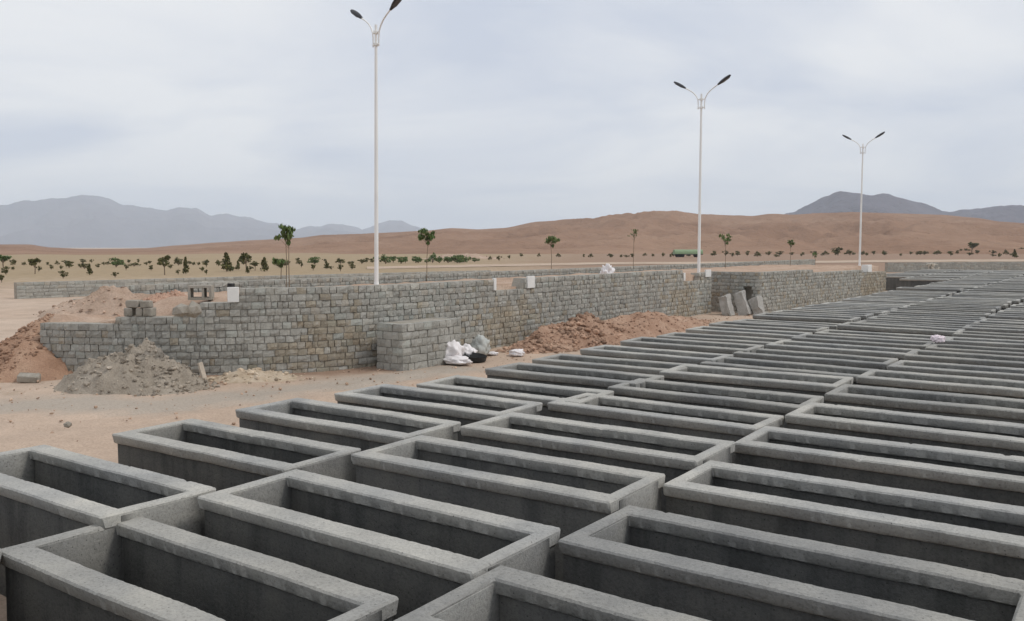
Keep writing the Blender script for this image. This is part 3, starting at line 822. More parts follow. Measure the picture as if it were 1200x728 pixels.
# clods on the red bank at the far left (one loose mass)
BA = PF.at(0) + Vector((-0.62, 0.30, 0)); BB = Vector((-11.5, 7.2, 0))
def bank_z(x, y):
    d = poly_dist(x, y, [(BA.x, BA.y), (BB.x, BB.y), (-12.2, 9.5)])
    wid_ = 1.35 + 0.4 * fbm(x * 0.7 + 3, y * 0.7)
    t = d / wid_
    z = 1.0 * max(-0.3, 1 - t) ** 0.9 if t < 1 else -0.25 * (t - 1)
    return z + (0.12 * fbm(x * 1.7, y * 1.7) + 0.05 * fbm(x * 6, y * 6)) * max(0, 1 - abs(t - 0.5) * 1.4) - 0.03
def bank():
    mb = MB(); x0, x1, y0, y1, st = -15.4, -6.9, 2.4, 9.4, 0.1
    nx = int((x1 - x0) / st); ny = int((y1 - y0) / st); vv = []
    e = (BB - BA).normalized(); inw = Vector((-e.y, e.x, 0))
    if inw.y < 0: inw = -inw
    for j in range(ny + 1):
        for i in range(nx + 1):
            x = x0 + i * st; y = y0 + j * st; z = bank_z(x, y)
            if (Vector((x, y, 0)) - BA).dot(inw) > 0.1 and x > -11.6: z = min(z, 0.88)
            vv.append((x, y, max(z, -0.3)))
    ff = []
    for j in range(ny):
        for i in range(nx):
            a = j * (nx + 1) + i; q = (a, a + 1, a + nx + 2, a + nx + 1)
            c = Vector((x0 + (i + 0.5) * st, y0 + (j + 0.5) * st, 0))
            s = s_of_y(max(5.3, min(c.y, 20))); fp, fd, fn = PF.frame(s)
            if max(vv[k][2] for k in q) < -0.12: continue
            if c.x > PF.at(0).x + 0.25 and (c - PF.at(0)).dot(PF.frame(0)[2]) < 0.0: continue
            if (c - BA).dot(inw) > 0.6 and -11.6 < c.x < PF.at(0).x + 0.3: continue
            ff.append(q)
    used = sorted({k for q in ff for k in q}); mp = {k: i for i, k in enumerate(used)}
    mb.add([vv[k] for k in used], [tuple(mp[k] for k in q) for q in ff], (1.0, 0.9, 0.82))
    tag(link('earth_bank', mb.mesh('earth_bank', M_RED, 180)), kind='structure')
bank()
def bank_clods():
    mb = MB(); rn = random.Random(33)
    def pick(r):
        x, y = r.uniform(-14, -8.9), r.uniform(3, 8.5); z = bank_z(x, y)
        if z < -0.05 or (x > BA.x + 0.75 and y > 5.15): return None
        if (Vector((x, y, 0)) - BA).dot(Vector((0.55, 0.84, 0))) > 0.35 and x < BA.x + 0.4: return None
        return Vector((x, y, max(z, 0.0)))
    scatter(mb, pick, 9000, (0.022, 0.15), rn, gtint((1.0, 0.9, 0.83)))
    o = link('bank_rubble', mb.mesh('bank_rubble', M_RED)); tag(o, 'loose reddish rubble covering the bank at the far left', 'rubble', kind='stuff')
bank_clods()
# small stones lying on the open sand
def pebbles():
    mb = MB(); rn = random.Random(44)
    def pick(r):
        if r.random() < 0.6:
            s = r.uniform(0, PF.L); p, d, n = PF.frame(s); k = r.random() ** 1.8 * 3.2
            q = p + n * (0.15 + k)
            if q.x > -0.25: return None
            return Vector((q.x, q.y, 0.0))
        x, y = r.uniform(-12, -0.3), r.uniform(1.0, 16)
        if (x, y) and poly_dist(x, y, FRONT[::4]) < 0.3: return None
        nx = PF.at(s_of_y(max(5.3, y))).x
        if x < nx and y > 5.0: return None
        return Vector((x, y, 0.0))
    scatter(mb, pick, 1900, (0.012, 0.07), rn, gtint((1.1, 1.05, 1.0)))
    o = link('pebbles', mb.mesh('pebbles', M_TERR)); tag(o, 'small stones scattered over the open sand', 'pebbles', kind='stuff')
pebbles()

# single stones and blocks
def single_rock(u, v, z, size, label, mat, seed, sq=(1, 1, 1), name='stone', dz=0.0, group=None):
    p = on_level(u, v, z); me = rock_mesh(seed, mat)
    o = link(name, me, None, (p.x, p.y, z + size * 0.22 + dz), (0.1, 0.1, seed * 1.3), tuple(size * k for k in sq))
    tag(o, label, 'stone', group); return o
M_ROCKG = soil_mat('grey_lump', (0.27, 0.24, 0.20), (0.35, 0.32, 0.27), (0.43, 0.39, 0.34), 6, 0.012)
single_rock(213, 369, 1.19, 0.34, 'left of two pale broken stone lumps on the wall top', M_ROCKG, 61)
single_rock(227, 368, 1.19, 0.34, 'right of two pale broken stone lumps on the wall top', M_ROCKG, 62)

def loose_block(pos, rz, size, label, tilt=(0, 0), mat=None, group=None):
    bm = bmesh.new(); bmesh.ops.create_cube(bm, size=1.0)
    for v in bm.verts: v.co = Vector((v.co.x * size[0], v.co.y * size[1], (v.co.z + 0.5) * size[2]))
    bmesh.ops.bevel(bm, geom=bm.edges[:], offset=0.012, segments=1, affect='EDGES')
    bmesh.ops.subdivide_edges(bm, edges=[e for e in bm.edges if e.calc_length() > 0.08], cuts=2, use_grid_fill=True)
    for v in bm.verts: v.co += Vector((1, 1, 1)) * 0.008 * noise.noise(v.co * 14 + Vector((rz * 9, size[0] * 40, 0)))
    me = finish(bm, 'stone_block', mat or M_ROCKG, 40)
    o = link('stone_block', me, None, pos, (tilt[0], tilt[1], rz)); tag(o, label, 'block', group); return o
# little stack on the wall at left of the mounds
bp_, bd, bn = PF.frame(S[146] + 0.05); ang = math.atan2(bd.y, bd.x)
zz = 1.066
st_label = ['lower left block of the small stack on the wall', 'lower middle block of the small stack on the wall', 'lower right block of the small stack on the wall',
            'upper left block of the small stack on the wall', 'upper right block of the small stack on the wall']
ins = -bn * 0.16
loose_block(bp_ + ins + bd * 0.00 + Vector((0, 0, zz)), ang, (0.15, 0.2, 0.15), st_label[0])
loose_block(bp_ + ins + bd * 0.20 + Vector((0, 0, zz)), ang + 0.06, (0.12, 0.2, 0.14), st_label[1])
loose_block(bp_ + ins + bd * 0.36 + Vector((0, 0, zz)), ang, (0.16, 0.2, 0.15), st_label[2])
loose_block(bp_ + ins + bd * 0.08 + Vector((0, 0, zz + 0.155)), ang - 0.05, (0.24, 0.19, 0.13), st_label[3])
loose_block(bp_ + ins + bd * 0.31 + Vector((0, 0, zz + 0.155)), ang + 0.05, (0.17, 0.19, 0.12), st_label[4])
# slabs at the foot of the bank
p = on_level(34, 446); loose_block((p.x, p.y, -0.01), 0.9, (0.34, 0.2, 0.12), 'pale broken block lying at the foot of the red bank', (0.2, 0.1))
p = on_level(43, 443); loose_block((p.x, p.y, 0.0), 0.3, (0.26, 0.16, 0.10), 'smaller block leaning on the broken one below the bank', (0.25, -0.15))
p = on_level(80, 513); 
single_rock(80, 501, 0.0, 0.16, 'small brown stone alone on the open sand', M_ROCKG, 66)

# hollow concrete frame block on the wall
def hollow_block():
    p = on_level(236, 351, 1.32)
    root = thing('hollow_block', (p.x, p.y, 1.318), 'broken hollow concrete block lying open-ended on the wall top', 'block', None, ang + 0.25)
    mb = MB(); W, D, H, T = 0.42, 0.34, 0.27, 0.045
    mb.box((0, 0, T / 2), (W, D, T)); mb.box((0, 0, H - T / 2), (W, D, T))
    mb.box((-W / 2 + T / 2, 0, H / 2), (T, D - 0.004, H - 2 * T)); mb.box((W / 2 - T / 2, 0, H / 2), (T, D - 0.004, H - 2 * T))
    link('shell', mb.mesh('shell', M_MORTAR), root)
    mb = MB(); mb.box((0.19 * 0.3, 0, H / 2), (T * 0.9, D - 0.01, H - 2 * T)); link('web', mb.mesh('web', M_ROCKG), root)
hollow_block()
p = on_level(272, 338, 1.45)
loose_block((p.x - 0.3, p.y + 0.2, 1.32), 0.4, (0.12, 0.12, 0.22), 'small dark block standing behind the white marker slab', (0, 0), M_TRAY)

# ------------------------------------------------------------------ white slabs beside the notches
def slab(u, v, wdt, hgt, label, y_or_s=None, z=None, off=0.03):
    s = s_of_u(u); p, d, n = PF.frame(s)
    me_b = bmesh.new(); bmesh.ops.create_cube(me_b, size=1.0)
    for q in me_b.verts: q.co = Vector((q.co.x * 0.05, q.co.y * wdt, (q.co.z + 0.5) * hgt))
    bmesh.ops.bevel(me_b, geom=me_b.edges[:], offset=0.006, segments=1, affect='EDGES')
    me = finish(me_b, 'white_slab', M_WHITE, 40)
    o = link('marker_slab', me, None, p + n * off + Vector((0, 0, z)), (0, 0, math.atan2(n.y, n.x) + 0.04))
    tag(o, label, 'slab', 'white slabs set against the wall top'); return o
slab(276, 347, 0.20, 0.27, 'white slab standing where the wall top steps up at left', z=1.318, off=0.03)
slab(580, 333, 0.10, 0.28, 'narrow white slab left of the notch above the sacks', z=1.318, off=0.0)
slab(621, 332, 0.33, 0.29, 'broad white slab right of the notch above the sacks', z=1.318, off=0.02)
slab(801, 325, 0.13, 0.26, 'narrow white slab at the notch by the middle street lamp', z=1.21, off=0.0)
slab(828, 323, 0.50, 0.25, 'broad white slab at the foot of the middle street lamp', z=1.28, off=0.02)
loose_block((-2.58, 38.7, 1.192), 1.5, (0.55, 0.3, 0.32), 'white block on the wall below the farthest street lamp', (0, 0), M_WHITE)

# ------------------------------------------------------------------ things at the opening: leaning pale slabs
SLABM = soil_mat('slab_pale', (0.34, 0.33, 0.30), (0.42, 0.405, 0.375), (0.52, 0.50, 0.47), 3, 0.02)
def leaning(xy, wdt, hgt, label, ry, rz, seed):
    p = Vector((xy[0], xy[1], -0.02))
    bm = bmesh.new(); bmesh.ops.create_cube(bm, size=1.0)
    for q in bm.verts: q.co = Vector((q.co.x * 0.30, q.co.y * wdt, (q.co.z + 0.5) * hgt))
    bmesh.ops.subdivide_edges(bm, edges=bm.edges[:], cuts=7, use_grid_fill=True)
    for q in bm.verts: q.co += Vector((0.8, 1, 0.8)) * (0.07 * noise.noise(q.co * 2.6 + Vector((seed, 0, 0))) + 0.035 * noise.noise(q.co * 9 + Vector((seed, 0, 0))))
    me = finish(bm, 'stone_slab', SLABM, 50)
    o = link('stone_slab', me, None, p, (0, ry, rz)); tag(o, label, 'slab', 'pale slabs leaning in the wall opening')
leaning((-3.98, 25.75), 0.36, 0.70, 'left of three pale stone slabs leaning in the wall opening', -0.36, 0.0, 1)
leaning((-3.62, 26.30), 0.44, 0.82, 'middle and broadest of three pale slabs leaning in the wall opening', -0.32, 0.1, 2)
leaning((-3.25, 26.62), 0.32, 0.62, 'right and smallest of three pale slabs leaning in the wall opening', -0.36, -0.1, 3)

# board
p = on_level(240, 445); mb = MB(); mb.box((0, 0, 0.165), (0.03, 0.16, 0.33))
o = link('board', mb.mesh('board', M_WOOD), None, (p.x, p.y, -0.02), (0, -0.25, 0.55)); tag(o, 'short pale board propped upright against the wall foot', 'board')

# ------------------------------------------------------------------ sacks and litter
def crumple(name, loc, size, mat, label, cat, seed, amp=0.35, rz=0.0, sub=4, freq=2.0):
    bm = bmesh.new(); bmesh.ops.create_icosphere(bm, subdivisions=sub, radius=0.5)
    for v in bm.verts:
        d = v.co.normalized(); k = 1 + amp * noise.fractal(d * freq + Vector((seed * 3.3, 1, 0)), 1, 2, 4) + 0.09 * (1 - abs(noise.noise(d * 5 + Vector((seed, 0, 0)))) * 3) + 0.05 * (1 - abs(noise.noise(d * 13 + Vector((seed, 4, 0)))) * 3)
        v.co = Vector((d.x * 0.5 * size[0] * k, d.y * 0.5 * size[1] * k, max(d.z * k, -0.72) * 0.5 * size[2]))
    bm.normal_update(); me = finish(bm, name, mat, 180)
    o = link(name, me, None, Vector(loc) + Vector((0, 0, 0.36 * size[2])), (0, 0, rz)); tag(o, label, cat); return o
p = on_level(528, 424); crumple('white_sack', (p.x, p.y, 0), (0.50, 0.42, 0.50), M_BAG, 'tall crumpled white sack at the wall foot beside the pier', 'sack', 3)
p = on_level(534, 425); crumple('white_sack', (p.x + 0.1, p.y - 0.1, 0), (0.62, 0.36, 0.17), M_BAG, 'flat white sack spread in front of the tall one', 'sack', 5)
p = on_level(547, 420); crumple('white_sack', (p.x, p.y, 0), (0.40, 0.40, 0.30), M_BAG, 'small white sack between the tall sack and the grey one', 'sack', 7)
p = on_level(563, 417); crumple('grey_sack', (p.x, p.y, 0.02), (0.36, 0.38, 0.46), plain_mat('bag_grey', (0.47, 0.48, 0.45), 0.7, 0.12), 'pale grey pointed sack at right of the white sacks', 'sack', 11)
p = on_level(576, 416); crumple('litter', (p.x, p.y, 0), (0.3, 0.2, 0.08), M_BAG, 'flat white scrap right of the grey sack', 'litter', 13)
p = on_level(592, 416); crumple('litter', (p.x + 0.3, p.y, 0), (0.34, 0.26, 0.16), M_BAG, 'crumpled white scrap lying before the red heap', 'litter', 17)
def tray():
    p = on_level(555, 423); bm = bmesh.new()
    r = bmesh.ops.create_cone(bm, cap_ends=True, segments=28, radius1=0.19, radius2=0.27, depth=0.12)
    top = max(bm.faces, key=lambda f: f.calc_center_median().z)
    bmesh.ops.inset_region(bm, faces=[top], thickness=0.015); bmesh.ops.translate(bm, verts=top.verts, vec=(0, 0, -0.09))
    o = link('basin', finish(bm, 'basin', M_TRAY, 40), None, (p.x, p.y, 0.06), (0, 0.12, 0)); tag(o, 'black rubber basin among the white sacks', 'basin')
tray()
p = at_depth(672, 321, 26.5); crumple('white_sack', (-6.2, p.y + 1.0, 1.26), (0.34, 0.42, 0.55), M_BAG, 'white sack perched alone on top of the long wall', 'sack', 19, 0.5)
p = on_level(1099, 401, 0.76); crumple('pink_bag', (p.x, p.y, 0.76), (0.19, 0.15, 0.13), M_PINKBAG, 'pinkish white plastic bag lying on the far trough rims', 'bag', 23, 0.45)
# tangled pale frame scrap at the far end
def scrap():
    p = on_level(1088, 318.5); root = thing('scrap_pile', (p.x, p.y, 0), 'tangle of pale bent pipes in front of the far end wall', 'scrap', None, YAW * -1)
    rn = random.Random(9); R = Matrix.Rotation(-YAW, 4, 'Z')
    for k in range(12):
        mb = MB(); x = rn.uniform(-1.3, 1.3); r = rn.uniform(0.25, 0.42); pts = []
        a0 = rn.uniform(0, 3); ln = rn.uniform(2.5, 5.8); ax = rn.uniform(-0.8, 0.8)
        for i in range(15):
            a = a0 + ln * i / 14; pts.append((x + cos(a) * r * (1 + 0.3 * ax), rn.uniform(-0.03, 0.03) + ax * 0.6 * sin(a) * r, 0.42 + sin(a) * r))
        mb.tube(pts, 0.045, 6); link('pipe', mb.mesh('pipe', plain_mat('pipe_pale', (0.62, 0.58, 0.5), 0.7)), root)
scrap()

# ------------------------------------------------------------------ street lamps
def lamp_meshes(H):
    out = {}
    mb = MB(); mb.tube([(0, 0, -0.6), (0, 0, 0.0), (0, 0, H * 0.5), (0, 0, H + 0.55)], [0.058, 0.058, 0.05, 0.036], 14); out['pole'] = mb.mesh('pole', M_POLE, 40)
    mb = MB(); mb.tube([(0, 0, 0.0), (0, 0, 0.03)], 0.15, 14); mb.tube([(0, 0, 0.03), (0, 0, 0.16)], [0.075, 0.062], 14); out['base_plate'] = mb.mesh('base_plate', M_POLE, 40)
    for nm, zc in (('collar', 0.035), ('top_collar', 0.35)):
        mb = MB(); mb.tube([(0, 0, H + zc - 0.035), (0, 0, H + zc + 0.035)], 0.072, 12); out[nm] = mb.mesh('collar', M_POLE, 40)
        mb = MB(); mb.tube([(-0.15, 0, H + zc), (0.15, 0, H + zc)], 0.02, 8); out[nm + '_bar'] = mb.mesh('bracket', M_POLE, 40)
    mb = MB(); mb.tube([(0.13, 0, H - 0.02), (0.13, 0, H + 0.2), (0.15, 0, H + 0.36), (0.22, 0, H + 0.5), (0.34, 0, H + 0.63), (0.50, 0, H + 0.74), (0.66, 0, H + 0.83)], [0.022] * 7, 8)
    out['arm'] = mb.mesh('arm', M_POLE, 60)
    # luminaire: flat tapered head
    bm = bmesh.new(); L = 0.62; prof = [(0, 0.045, 0.035), (0.08, 0.06, 0.05), (0.2, 0.10, 0.065), (0.38, 0.125, 0.065), (0.52, 0.11, 0.05), (0.60, 0.07, 0.035), (0.62, 0.03, 0.02)]
    rings = []
    for x, w, hh in prof:
        rings.append([bm.verts.new((x, y * w, z * hh)) for y, z in ((-1, -0.45), (-0.85, 0.3), (-0.4, 1), (0.4, 1), (0.85, 0.3), (1, -0.45), (0.7, -0.8), (-0.7, -0.8))])
    for a, b in zip(rings, rings[1:]):
        for k in range(8): bm.faces.new((a[k], a[(k + 1) % 8], b[(k + 1) % 8], b[k]))
    bm.faces.new(rings[0]); bm.faces.new(rings[-1][::-1]); bmesh.ops.recalc_face_normals(bm, faces=bm.faces)
    out['lamp_head'] = finish(bm, 'lamp_head', M_DARK, 50)
    mb = MB(); mb.box((0.36, 0, -0.056), (0.34, 0.15, 0.012)); out['lens'] = mb.mesh('lens', plain_mat('lens', (0.06, 0.06, 0.065), 0.3, 0.05, 4, 0.5))
    return out
LM = lamp_meshes(6.35)
for (u, v, dep, lab, lean, turn, scl) in ((441.2, 331, 23.0, 'nearest and tallest-looking white double-arm street lamp behind the long wall', 0.016, -0.2, 0.965),
                               (818.8, 321, 33.0, 'middle white double-arm street lamp by the white slabs', 0.0, -0.03, 0.975),
                               (1007.3, 309.5, 50.4, 'farthest white double-arm street lamp before the mountain', 0.0, 0.0, 1.0)):
    p = at_depth(u, v, dep)
    root = thing('street_lamp', p, lab, 'street lamp', 'street lamps along the raised bed')
    root.rotation_euler = (0, lean, turn); root.scale = (scl, scl, scl)
    link('pole', LM['pole'], root); link('base_plate', LM['base_plate'], root, (0, 0, -0.15))
    for k in ('collar', 'top_collar'): link('collar', LM[k], root); link('bracket', LM[k + '_bar'], root)
    for sgn in (0, pi):
        link('arm', LM['arm'], root, (0, 0, 0), (0, 0, sgn))
        c = 0.66 * cos(sgn)
        hd = link('lamp_head', LM['lamp_head'], root, (c, 0, 6.35 + 0.83), (0, -0.55, sgn), (0.95, 0.85, 0.85))
        link('lens', LM['lens'], hd)

# ------------------------------------------------------------------ plants
def leaf_cloud(mb, rn, lobes, n, size, aspect=1.6):
    for _ in range(n):
        c, r = rn.choice(lobes)
        d = Vector((rn.gauss(0, 1), rn.gauss(0, 1), rn.gauss(0, 1))).normalized() * (rn.random() ** 0.45)
        p = Vector(c) + Vector((d.x * r[0], d.y * r[1], d.z * r[2]))
        s = size * rn.uniform(0.6, 1.35)
        q = Vector((rn.gauss(0, 1), rn.gauss(0, 1), rn.gauss(0, 0.7))).normalized().to_track_quat('Z', 'Y')
        a = q @ Vector((s * 0.5, 0, 0)); b = q @ Vector((0, s * 0.5 * aspect, 0))
        v = rn.uniform(0.6, 1.35); t = (v * rn.uniform(0.9, 1.15), v, v * rn.uniform(0.8, 1.1))
        mb.add([p - b, p + a, p + b, p - a], [(0, 1, 2, 3)], t)
def shrub_variant(seed, kind):
    rn = random.Random(seed); tr = MB(); cr = MB()
    # unit plant: 1 m tall, crown about 1 m wide
    if kind == 'tree':
        top = Vector((rn.uniform(-0.06, 0.06), rn.uniform(-0.06, 0.06), 0.62)); tr.tube([(0, 0, -0.08), (0.02, 0, 0.3), top], [0.035, 0.028, 0.018], 6)
        lobes = []
        for k in range(7):
            a = rn.uniform(0, 6.28); r = rn.uniform(0.05, 0.3); c = (cos(a) * r, sin(a) * r, rn.uniform(0.55, 0.85)); lobes.append((c, (rn.uniform(0.12, 0.2),) * 2 + (rn.uniform(0.08, 0.14),)))
            tr.tube([(0.01, 0, 0.35), c], [0.015, 0.006], 5)
    elif kind == 'cone':
        tr.tube([(0, 0, -0.08), (0, 0, 0.85)], [0.03, 0.01], 6)
        lobes = [((rn.uniform(-0.05, 0.05), rn.uniform(-0.05, 0.05), z), (0.24 * (1.1 - z), 0.24 * (1.1 - z), 0.14)) for z in (0.15, 0.28, 0.42, 0.56, 0.7, 0.85)]
    elif kind == 'mound':
        tr.tube([(0, 0, -0.08), (0, 0, 0.4)], [0.05, 0.02], 6); lobes = []
        for k in range(11):
            a = rn.uniform(0, 6.28); r = rn.uniform(0, 0.8); c = (cos(a) * r, sin(a) * r, rn.uniform(0.22, 0.75) * (1 - 0.45 * r)); lobes.append((c, (rn.uniform(0.2, 0.36),) * 2 + (rn.uniform(0.16, 0.26),)))
            tr.tube([(0, 0, 0.05), c], [0.025, 0.008], 5)
    else:
        tr.tube([(0, 0, -0.08), (0, 0, 0.4)], [0.04, 0.015], 6); lobes = []
        for k in range(8):
            a = rn.uniform(0, 6.28); r = rn.uniform(0, 0.36); c = (cos(a) * r, sin(a) * r, rn.uniform(0.3, 0.8) * (1 - 0.5 * r)); lobes.append((c, (rn.uniform(0.14, 0.24),) * 2 + (rn.uniform(0.12, 0.2),)))
            tr.tube([(0, 0, 0.05), c], [0.02, 0.006], 5)
    leaf_cloud(cr, rn, lobes, 420 if kind != 'mound' else 1000, 0.07)
    return tr, cr
VAR = {}
for kind in ('tree', 'cone', 'bush', 'mound'):
    VAR[kind] = []
    for k in range(3):
        tr, cr = shrub_variant(100 + k * 7 + len(kind), kind)
        VAR[kind].append((tr.mesh('trunk', M_TRUNK), cr.mesh('crown', M_LEAFD), cr.mesh('crown', M_LEAF)))
PL = [  # picture column, base row, height px, width px, kind, green?
 (4, 314, 13, 17, 'tree', 1), (7, 322, 10, 9, 'bush', 0), (2, 331, 9, 8, 'bush', 0), (15, 311, 4, 5, 'bush', 0), (28, 311, 4, 6, 'bush', 0), (41, 321, 16, 15, 'tree', 0), (56, 311, 4, 5, 'bush', 0), (60, 316, 6, 5, 'bush', 0),
 (74, 326, 9, 10, 'bush', 0), (81, 314, 8, 14, 'bush', 0), (93, 313, 4, 5, 'bush', 0), (99, 315, 7, 11, 'bush', 0), (105, 322, 11, 7, 'cone', 0), (115, 314, 5, 6, 'bush', 0), (122, 311, 4, 5, 'bush', 0), (136, 313, 11, 18, 'bush', 1), (135, 325, 6, 9, 'bush', 0),
 (157, 312, 4, 14, 'bush', 0), (172, 311, 4, 6, 'bush', 0), (193, 322, 20, 15, 'tree', 0), (209, 311, 9, 12, 'bush', 0), (218, 321, 17, 8, 'cone', 0), (209, 322, 6, 5, 'bush', 0), (227, 311, 4, 5, 'bush', 0), (233, 311, 4, 5, 'bush', 0), (242, 313, 8, 9, 'bush', 0), (242, 322, 6, 5, 'bush', 0),
 (256, 312, 7, 8, 'bush', 0), (266, 318, 19, 14, 'cone', 0), (279, 316, 9, 6, 'cone', 0), (289, 317, 18, 18, 'tree', 0), (290, 320, 7, 5, 'cone', 0), (299, 317, 10, 11, 'tree', 0), (310, 318, 14, 10, 'cone', 0), (330, 313, 9, 20, 'bush', 0), (351, 310, 5, 9, 'bush', 0), (369, 310, 9, 17, 'bush', 1), (367, 317, 7, 9, 'bush', 0),
 (383, 315, 8, 7, 'cone', 0), (399, 309, 6, 13, 'bush', 0), (399, 318, 8, 8, 'bush', 0), (413, 313, 7, 6, 'bush', 0), (424, 309, 5, 13, 'bush', 0), (436, 308, 5, 9, 'bush', 0), (452, 309, 10, 17, 'bush', 1), (470, 309, 8, 15, 'bush', 1), (490, 308, 6, 15, 'bush', 1), (507, 308, 11, 12, 'bush', 1), (536, 308, 11, 34, 'mound', 1), (556, 307, 5, 12, 'bush', 1),
 (574, 305, 4, 4, 'bush', 0), (585, 306, 5, 5, 'bush', 0), (597, 304, 4, 4, 'bush', 0), (692, 302, 4, 5, 'bush', 0), (716, 302, 3, 4, 'bush', 0), (728, 302, 3, 4, 'bush', 0), (741, 302, 4, 5, 'bush', 0), (765, 301, 3, 4, 'bush', 0), (777, 301, 4, 4, 'bush', 0), (789, 301, 5, 5, 'bush', 0),
 (837, 300, 5, 5, 'bush', 0), (850, 300, 5, 6, 'bush', 0), (864, 300, 5, 6, 'bush', 0), (876, 300, 5, 5, 'bush', 0), (888, 299.6, 4, 6, 'bush', 0), (901, 299.4, 4, 6, 'bush', 0), (914, 299.2, 4, 8, 'bush', 0), (928, 299.2, 3, 5, 'bush', 0), (941, 299.2, 3, 4, 'bush', 0), (954, 299.2, 4, 8, 'bush', 0), (968, 299, 4, 6, 'bush', 0),
 (982, 299.4, 8, 11, 'bush', 0), (996, 299.2, 5, 10, 'bush', 0), (1011, 299, 4, 5, 'bush', 0), (1024, 299, 4, 6, 'bush', 0), (1036, 298.6, 4, 5, 'bush', 0), (1067, 298.6, 3, 5, 'bush', 0), (1075, 298.8, 3, 4, 'bush', 0), (1083, 299, 4, 7, 'bush', 0), (1098, 298.6, 4, 8, 'bush', 0), (1113, 298, 3, 7, 'bush', 0), (1122, 298, 4, 4, 'bush', 0), (1131, 297.6, 5, 9, 'bush', 0),
 (1139, 298, 10, 11, 'tree', 0), (1145, 298, 4, 7, 'bush', 0), (1163, 298.2, 4, 6, 'bush', 0), (1171, 301.5, 4, 4, 'bush', 0), (1179, 298.8, 5, 5, 'bush', 0), (1189, 302, 7, 5, 'cone', 0), (1196, 297.5, 6, 8, 'bush', 0)]
DESC = {'tree': ('young_tree', 'young thin-trunked tree', 'tree'), 'cone': ('upright_shrub', 'narrow upright shrub', 'shrub'), 'bush': ('shrub', 'low rounded shrub', 'shrub'), 'mound': ('bush', 'broad dense bush', 'bush')}
rq = random.Random(4)
for k in range(30): PL.append((6 + k * 14.5 + rq.uniform(-5, 5), 309.5 + rq.uniform(-1.5, 2) - k * 0.06, rq.uniform(3, 5.5), rq.uniform(4, 10), 'bush', 0))
for k in range(14): PL.append((20 + k * 30 + rq.uniform(-9, 9), 317 + rq.uniform(-2, 2) - k * 0.12, rq.uniform(4, 7), rq.uniform(4, 8), 'bush', 0))
for k in range(8): PL.append((444 + k * 14 + rq.uniform(-4, 4), 308 + rq.uniform(-0.5, 0.8), rq.uniform(4, 8), rq.uniform(9, 16), 'bush', 1))
for k in range(24): PL.append((610 + k * 25 + rq.uniform(-7, 7), 301.5 + rq.uniform(-1.2, 1) - k * 0.08, rq.uniform(2, 4), rq.uniform(3, 7), 'bush', 0))
PL.sort(key=lambda e: e[0])
rn = random.Random(77); count = {}
for (u, v, hp, wp, kind, green) in PL:
    p = on_level(u, v); d = depth_of(p); k_ = 1.2 if u < 560 else 1.45; hm = hp * k_ * d / F; wm = wp * k_ * d / F
    nm, ds, cat = DESC[kind]
    zone = ('plain beyond the low wall' if u < 300 else 'plain near the first street lamp' if u < 520 else 'plain behind the long wall' if u < 800 else 'right foot of the hill')
    c = count.setdefault((kind, green, zone), 0) + 1; count[kind, green, zone] = c
    colr = 'green' if green else 'dark olive'
    root = thing(nm, p, f'{colr} {ds}, {ordinal(c)} from left on the {zone}', cat, 'plants on the ' + zone, rn.uniform(0, 6.28))
    if kind == 'mound': root['label'] = 'broad dense green bush behind the pale spoil mound'
    tr, co, cg = rn.choice(VAR[kind])
    sx = wm / (1.0 if kind == 'bush' else 0.85 if kind == 'tree' else 0.5 if kind == 'cone' else 2.0); 
    sc = (sx, sx, hm)
    link('trunk', tr, root, (0, 0, 0), (0, 0, 0), sc); link('crown', cg if green else co, root, (0, 0, 0), (0, 0, 0), sc)

def sapling(u, vbase, dep, hpx, crown_px, label, seed, stems=1, dens=1.0):
    p = at_depth(u, vbase, dep); H = hpx * dep / F; R = crown_px * dep / F / 2; rn = random.Random(seed)
    root = thing('sapling', p, label, 'sapling', 'young trees planted in the raised bed')
    tr = MB(); cr = MB(); lobes = []
    for k in range(stems):
        off = (k - (stems - 1) / 2) * 0.14
        top = Vector((R * 0.25 * rn.uniform(-1, 1) + off * 0.2, 0.02, H * 0.8)); tr.tube([(off * 0.9, 0, -0.35), (off * 0.6 + 0.01, 0.01, H * 0.4), top], [0.015, 0.012, 0.007], 6)
    for k in range(13):
        a = rn.uniform(0, 6.28); r = R * rn.uniform(0.2, 0.95); c = Vector((cos(a) * r, sin(a) * r, H * rn.uniform(0.80, 0.99)))
        tr.tube([(top.x, top.y, H * rn.uniform(0.62, 0.8)), c], [0.006, 0.003], 5); lobes.append((c, (R * 0.36, R * 0.36, R * 0.2)))
    lobes.append((Vector((R * 0.2, 0, H * 0.72)), (R * 0.2, R * 0.2, R * 0.15)))
    leaf_cloud(cr, rn, lobes, int(420 * dens), 0.05, 2.4)
    link('trunk', tr.mesh('trunk', M_TRUNK, 60), root); link('crown', cr.mesh('crown', M_LEAF), root)
sapling(337, 334, 22.5, 68, 25, 'two-stemmed green sapling behind the wall left of the nearest lamp', 1, 2)
sapling(500, 323, 28, 53, 22, 'green leafy sapling behind the wall right of the nearest lamp', 2)
sapling(646, 315, 37, 37, 19, 'green sapling in the bed beside the perched white sack', 3, 1, 0.8)
sapling(850, 312, 45, 37, 15, 'small green sapling just right of the middle lamp', 4, 1, 0.6)
sapling(742, 312, 40, 43, 12, 'nearly bare thin sapling left of the middle lamp', 5, 1, 0.12)
sapling(241 + 88, 331, 24.5, 27, 16, 'short sparse sapling just left of the two-stemmed one', 6, 1, 0.3)
sapling(926, 309, 52, 28, 9, 'tiny dark sapling between the middle and farthest lamps', 7, 1, 0.5)
sapling(955, 311, 52, 14, 10, 'low sprouting sapling on the bed left of the farthest lamp', 8, 1, 0.15)

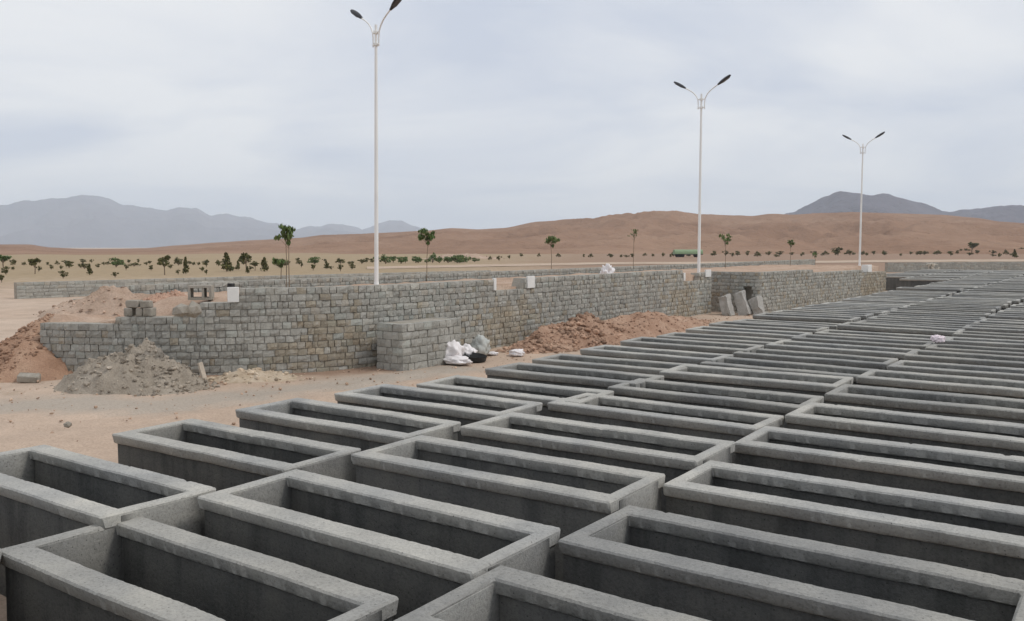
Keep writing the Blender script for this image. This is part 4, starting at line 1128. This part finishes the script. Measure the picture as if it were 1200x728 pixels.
# ------------------------------------------------------------------ far green covered trailer
def trailer():
    p = on_level(806, 301.5); d = depth_of(p); L = 33 * d / F
    root = thing('covered_trailer', p, 'long low green covered trailer parked far off by the middle lamp', 'trailer', None, -YAW + 0.06)
    mb = MB(); prof = [(-1.1, 0.75), (-1.1, 1.25), (-0.75, 1.65), (0, 1.8), (0.75, 1.65), (1.1, 1.25), (1.1, 0.75)]
    vv = [(x * L / 2, y, z) for x in (-1, -0.3, 0.35, 1) for y, z in prof]; ff = []
    for i in range(3):
        for k in range(6): a = i * 7 + k; ff.append((a, a + 7, a + 8, a + 1))
    ff += [tuple(range(7)), tuple(range(27, 20, -1)), ]
    mb.add(vv, ff); link('cover', mb.mesh('cover', M_TRUCKG, 50), root)
    mb = MB(); mb.box((0, 0, 0.66), (L, 2.1, 0.16)); link('chassis', mb.mesh('chassis', M_DARK), root)
    for x in (-0.36, -0.22, 0.3):
        for y in (-0.95, 0.95):
            mb = MB(); mb.tube([(x * L, y - 0.14, 0.42), (x * L, y + 0.14, 0.42)], 0.42, 16); link('wheel', mb.mesh('wheel', M_TYRE, 40), root)
trailer()

# pale track strip along the foot of the hills at right
def track():
    a = [on_level(u, v) for u, v in ((430, 313.5), (700, 308.2), (900, 307), (1050, 305), (1300, 304))]
    b = [on_level(u, v) for u, v in ((430, 315.5), (700, 310.2), (900, 309.2), (1050, 307.3), (1300, 306.3))]
    vv, ff = [], []
    n = 60
    def lerp(pts, t):
        t *= len(pts) - 1; i = min(int(t), len(pts) - 2); return pts[i].lerp(pts[i + 1], t - i)
    for k in range(n + 1):
        t = k / n
        for q in range(5):
            p = lerp(b, t).lerp(lerp(a, t), q / 4); vv.append((p.x, p.y, 0.02 + (0.12 if 0 < q < 4 else 0.0) + 0.03 * fbm(p.x * 0.3, p.y * 0.3)))
    ff = [(k * 5 + q, k * 5 + q + 5, k * 5 + q + 6, k * 5 + q + 1) for k in range(n) for q in range(4)]
    me = bpy.data.meshes.new('track'); me.from_pydata(vv, [], ff); me.materials.append(soil_mat('track_sand', (0.42, 0.32, 0.24), (0.50, 0.39, 0.30), (0.56, 0.46, 0.36), 0.2, 0.05)); me.shade_smooth()
    tag(link('track', me), kind='structure')
track()

# ------------------------------------------------------------------ air
def haze():
    bm = bmesh.new(); bmesh.ops.create_cube(bm, size=1.0)
    for v in bm.verts: v.co = Vector((v.co.x * 24600, v.co.y * 24600, -1.8 + (v.co.z + 0.5) * 640))
    me = bpy.data.meshes.new('haze'); bm.to_mesh(me); bm.free()
    m = bpy.data.materials.new('haze_air'); m.use_nodes = True; nt = m.node_tree; nt.nodes.clear()
    out = nt.nodes.new('ShaderNodeOutputMaterial'); pv = nt.nodes.new('ShaderNodeVolumePrincipled')
    pv.inputs['Color'].default_value = (0.80, 0.90, 1.0, 1); pv.inputs['Density'].default_value = 0.00013; pv.inputs['Anisotropy'].default_value = 0.0
    nt.links.new(pv.outputs[0], out.inputs['Volume']); me.materials.append(m)
    tag(link('haze', me), 'thin pale haze over the plain and mountains', 'haze', kind='stuff')
haze()
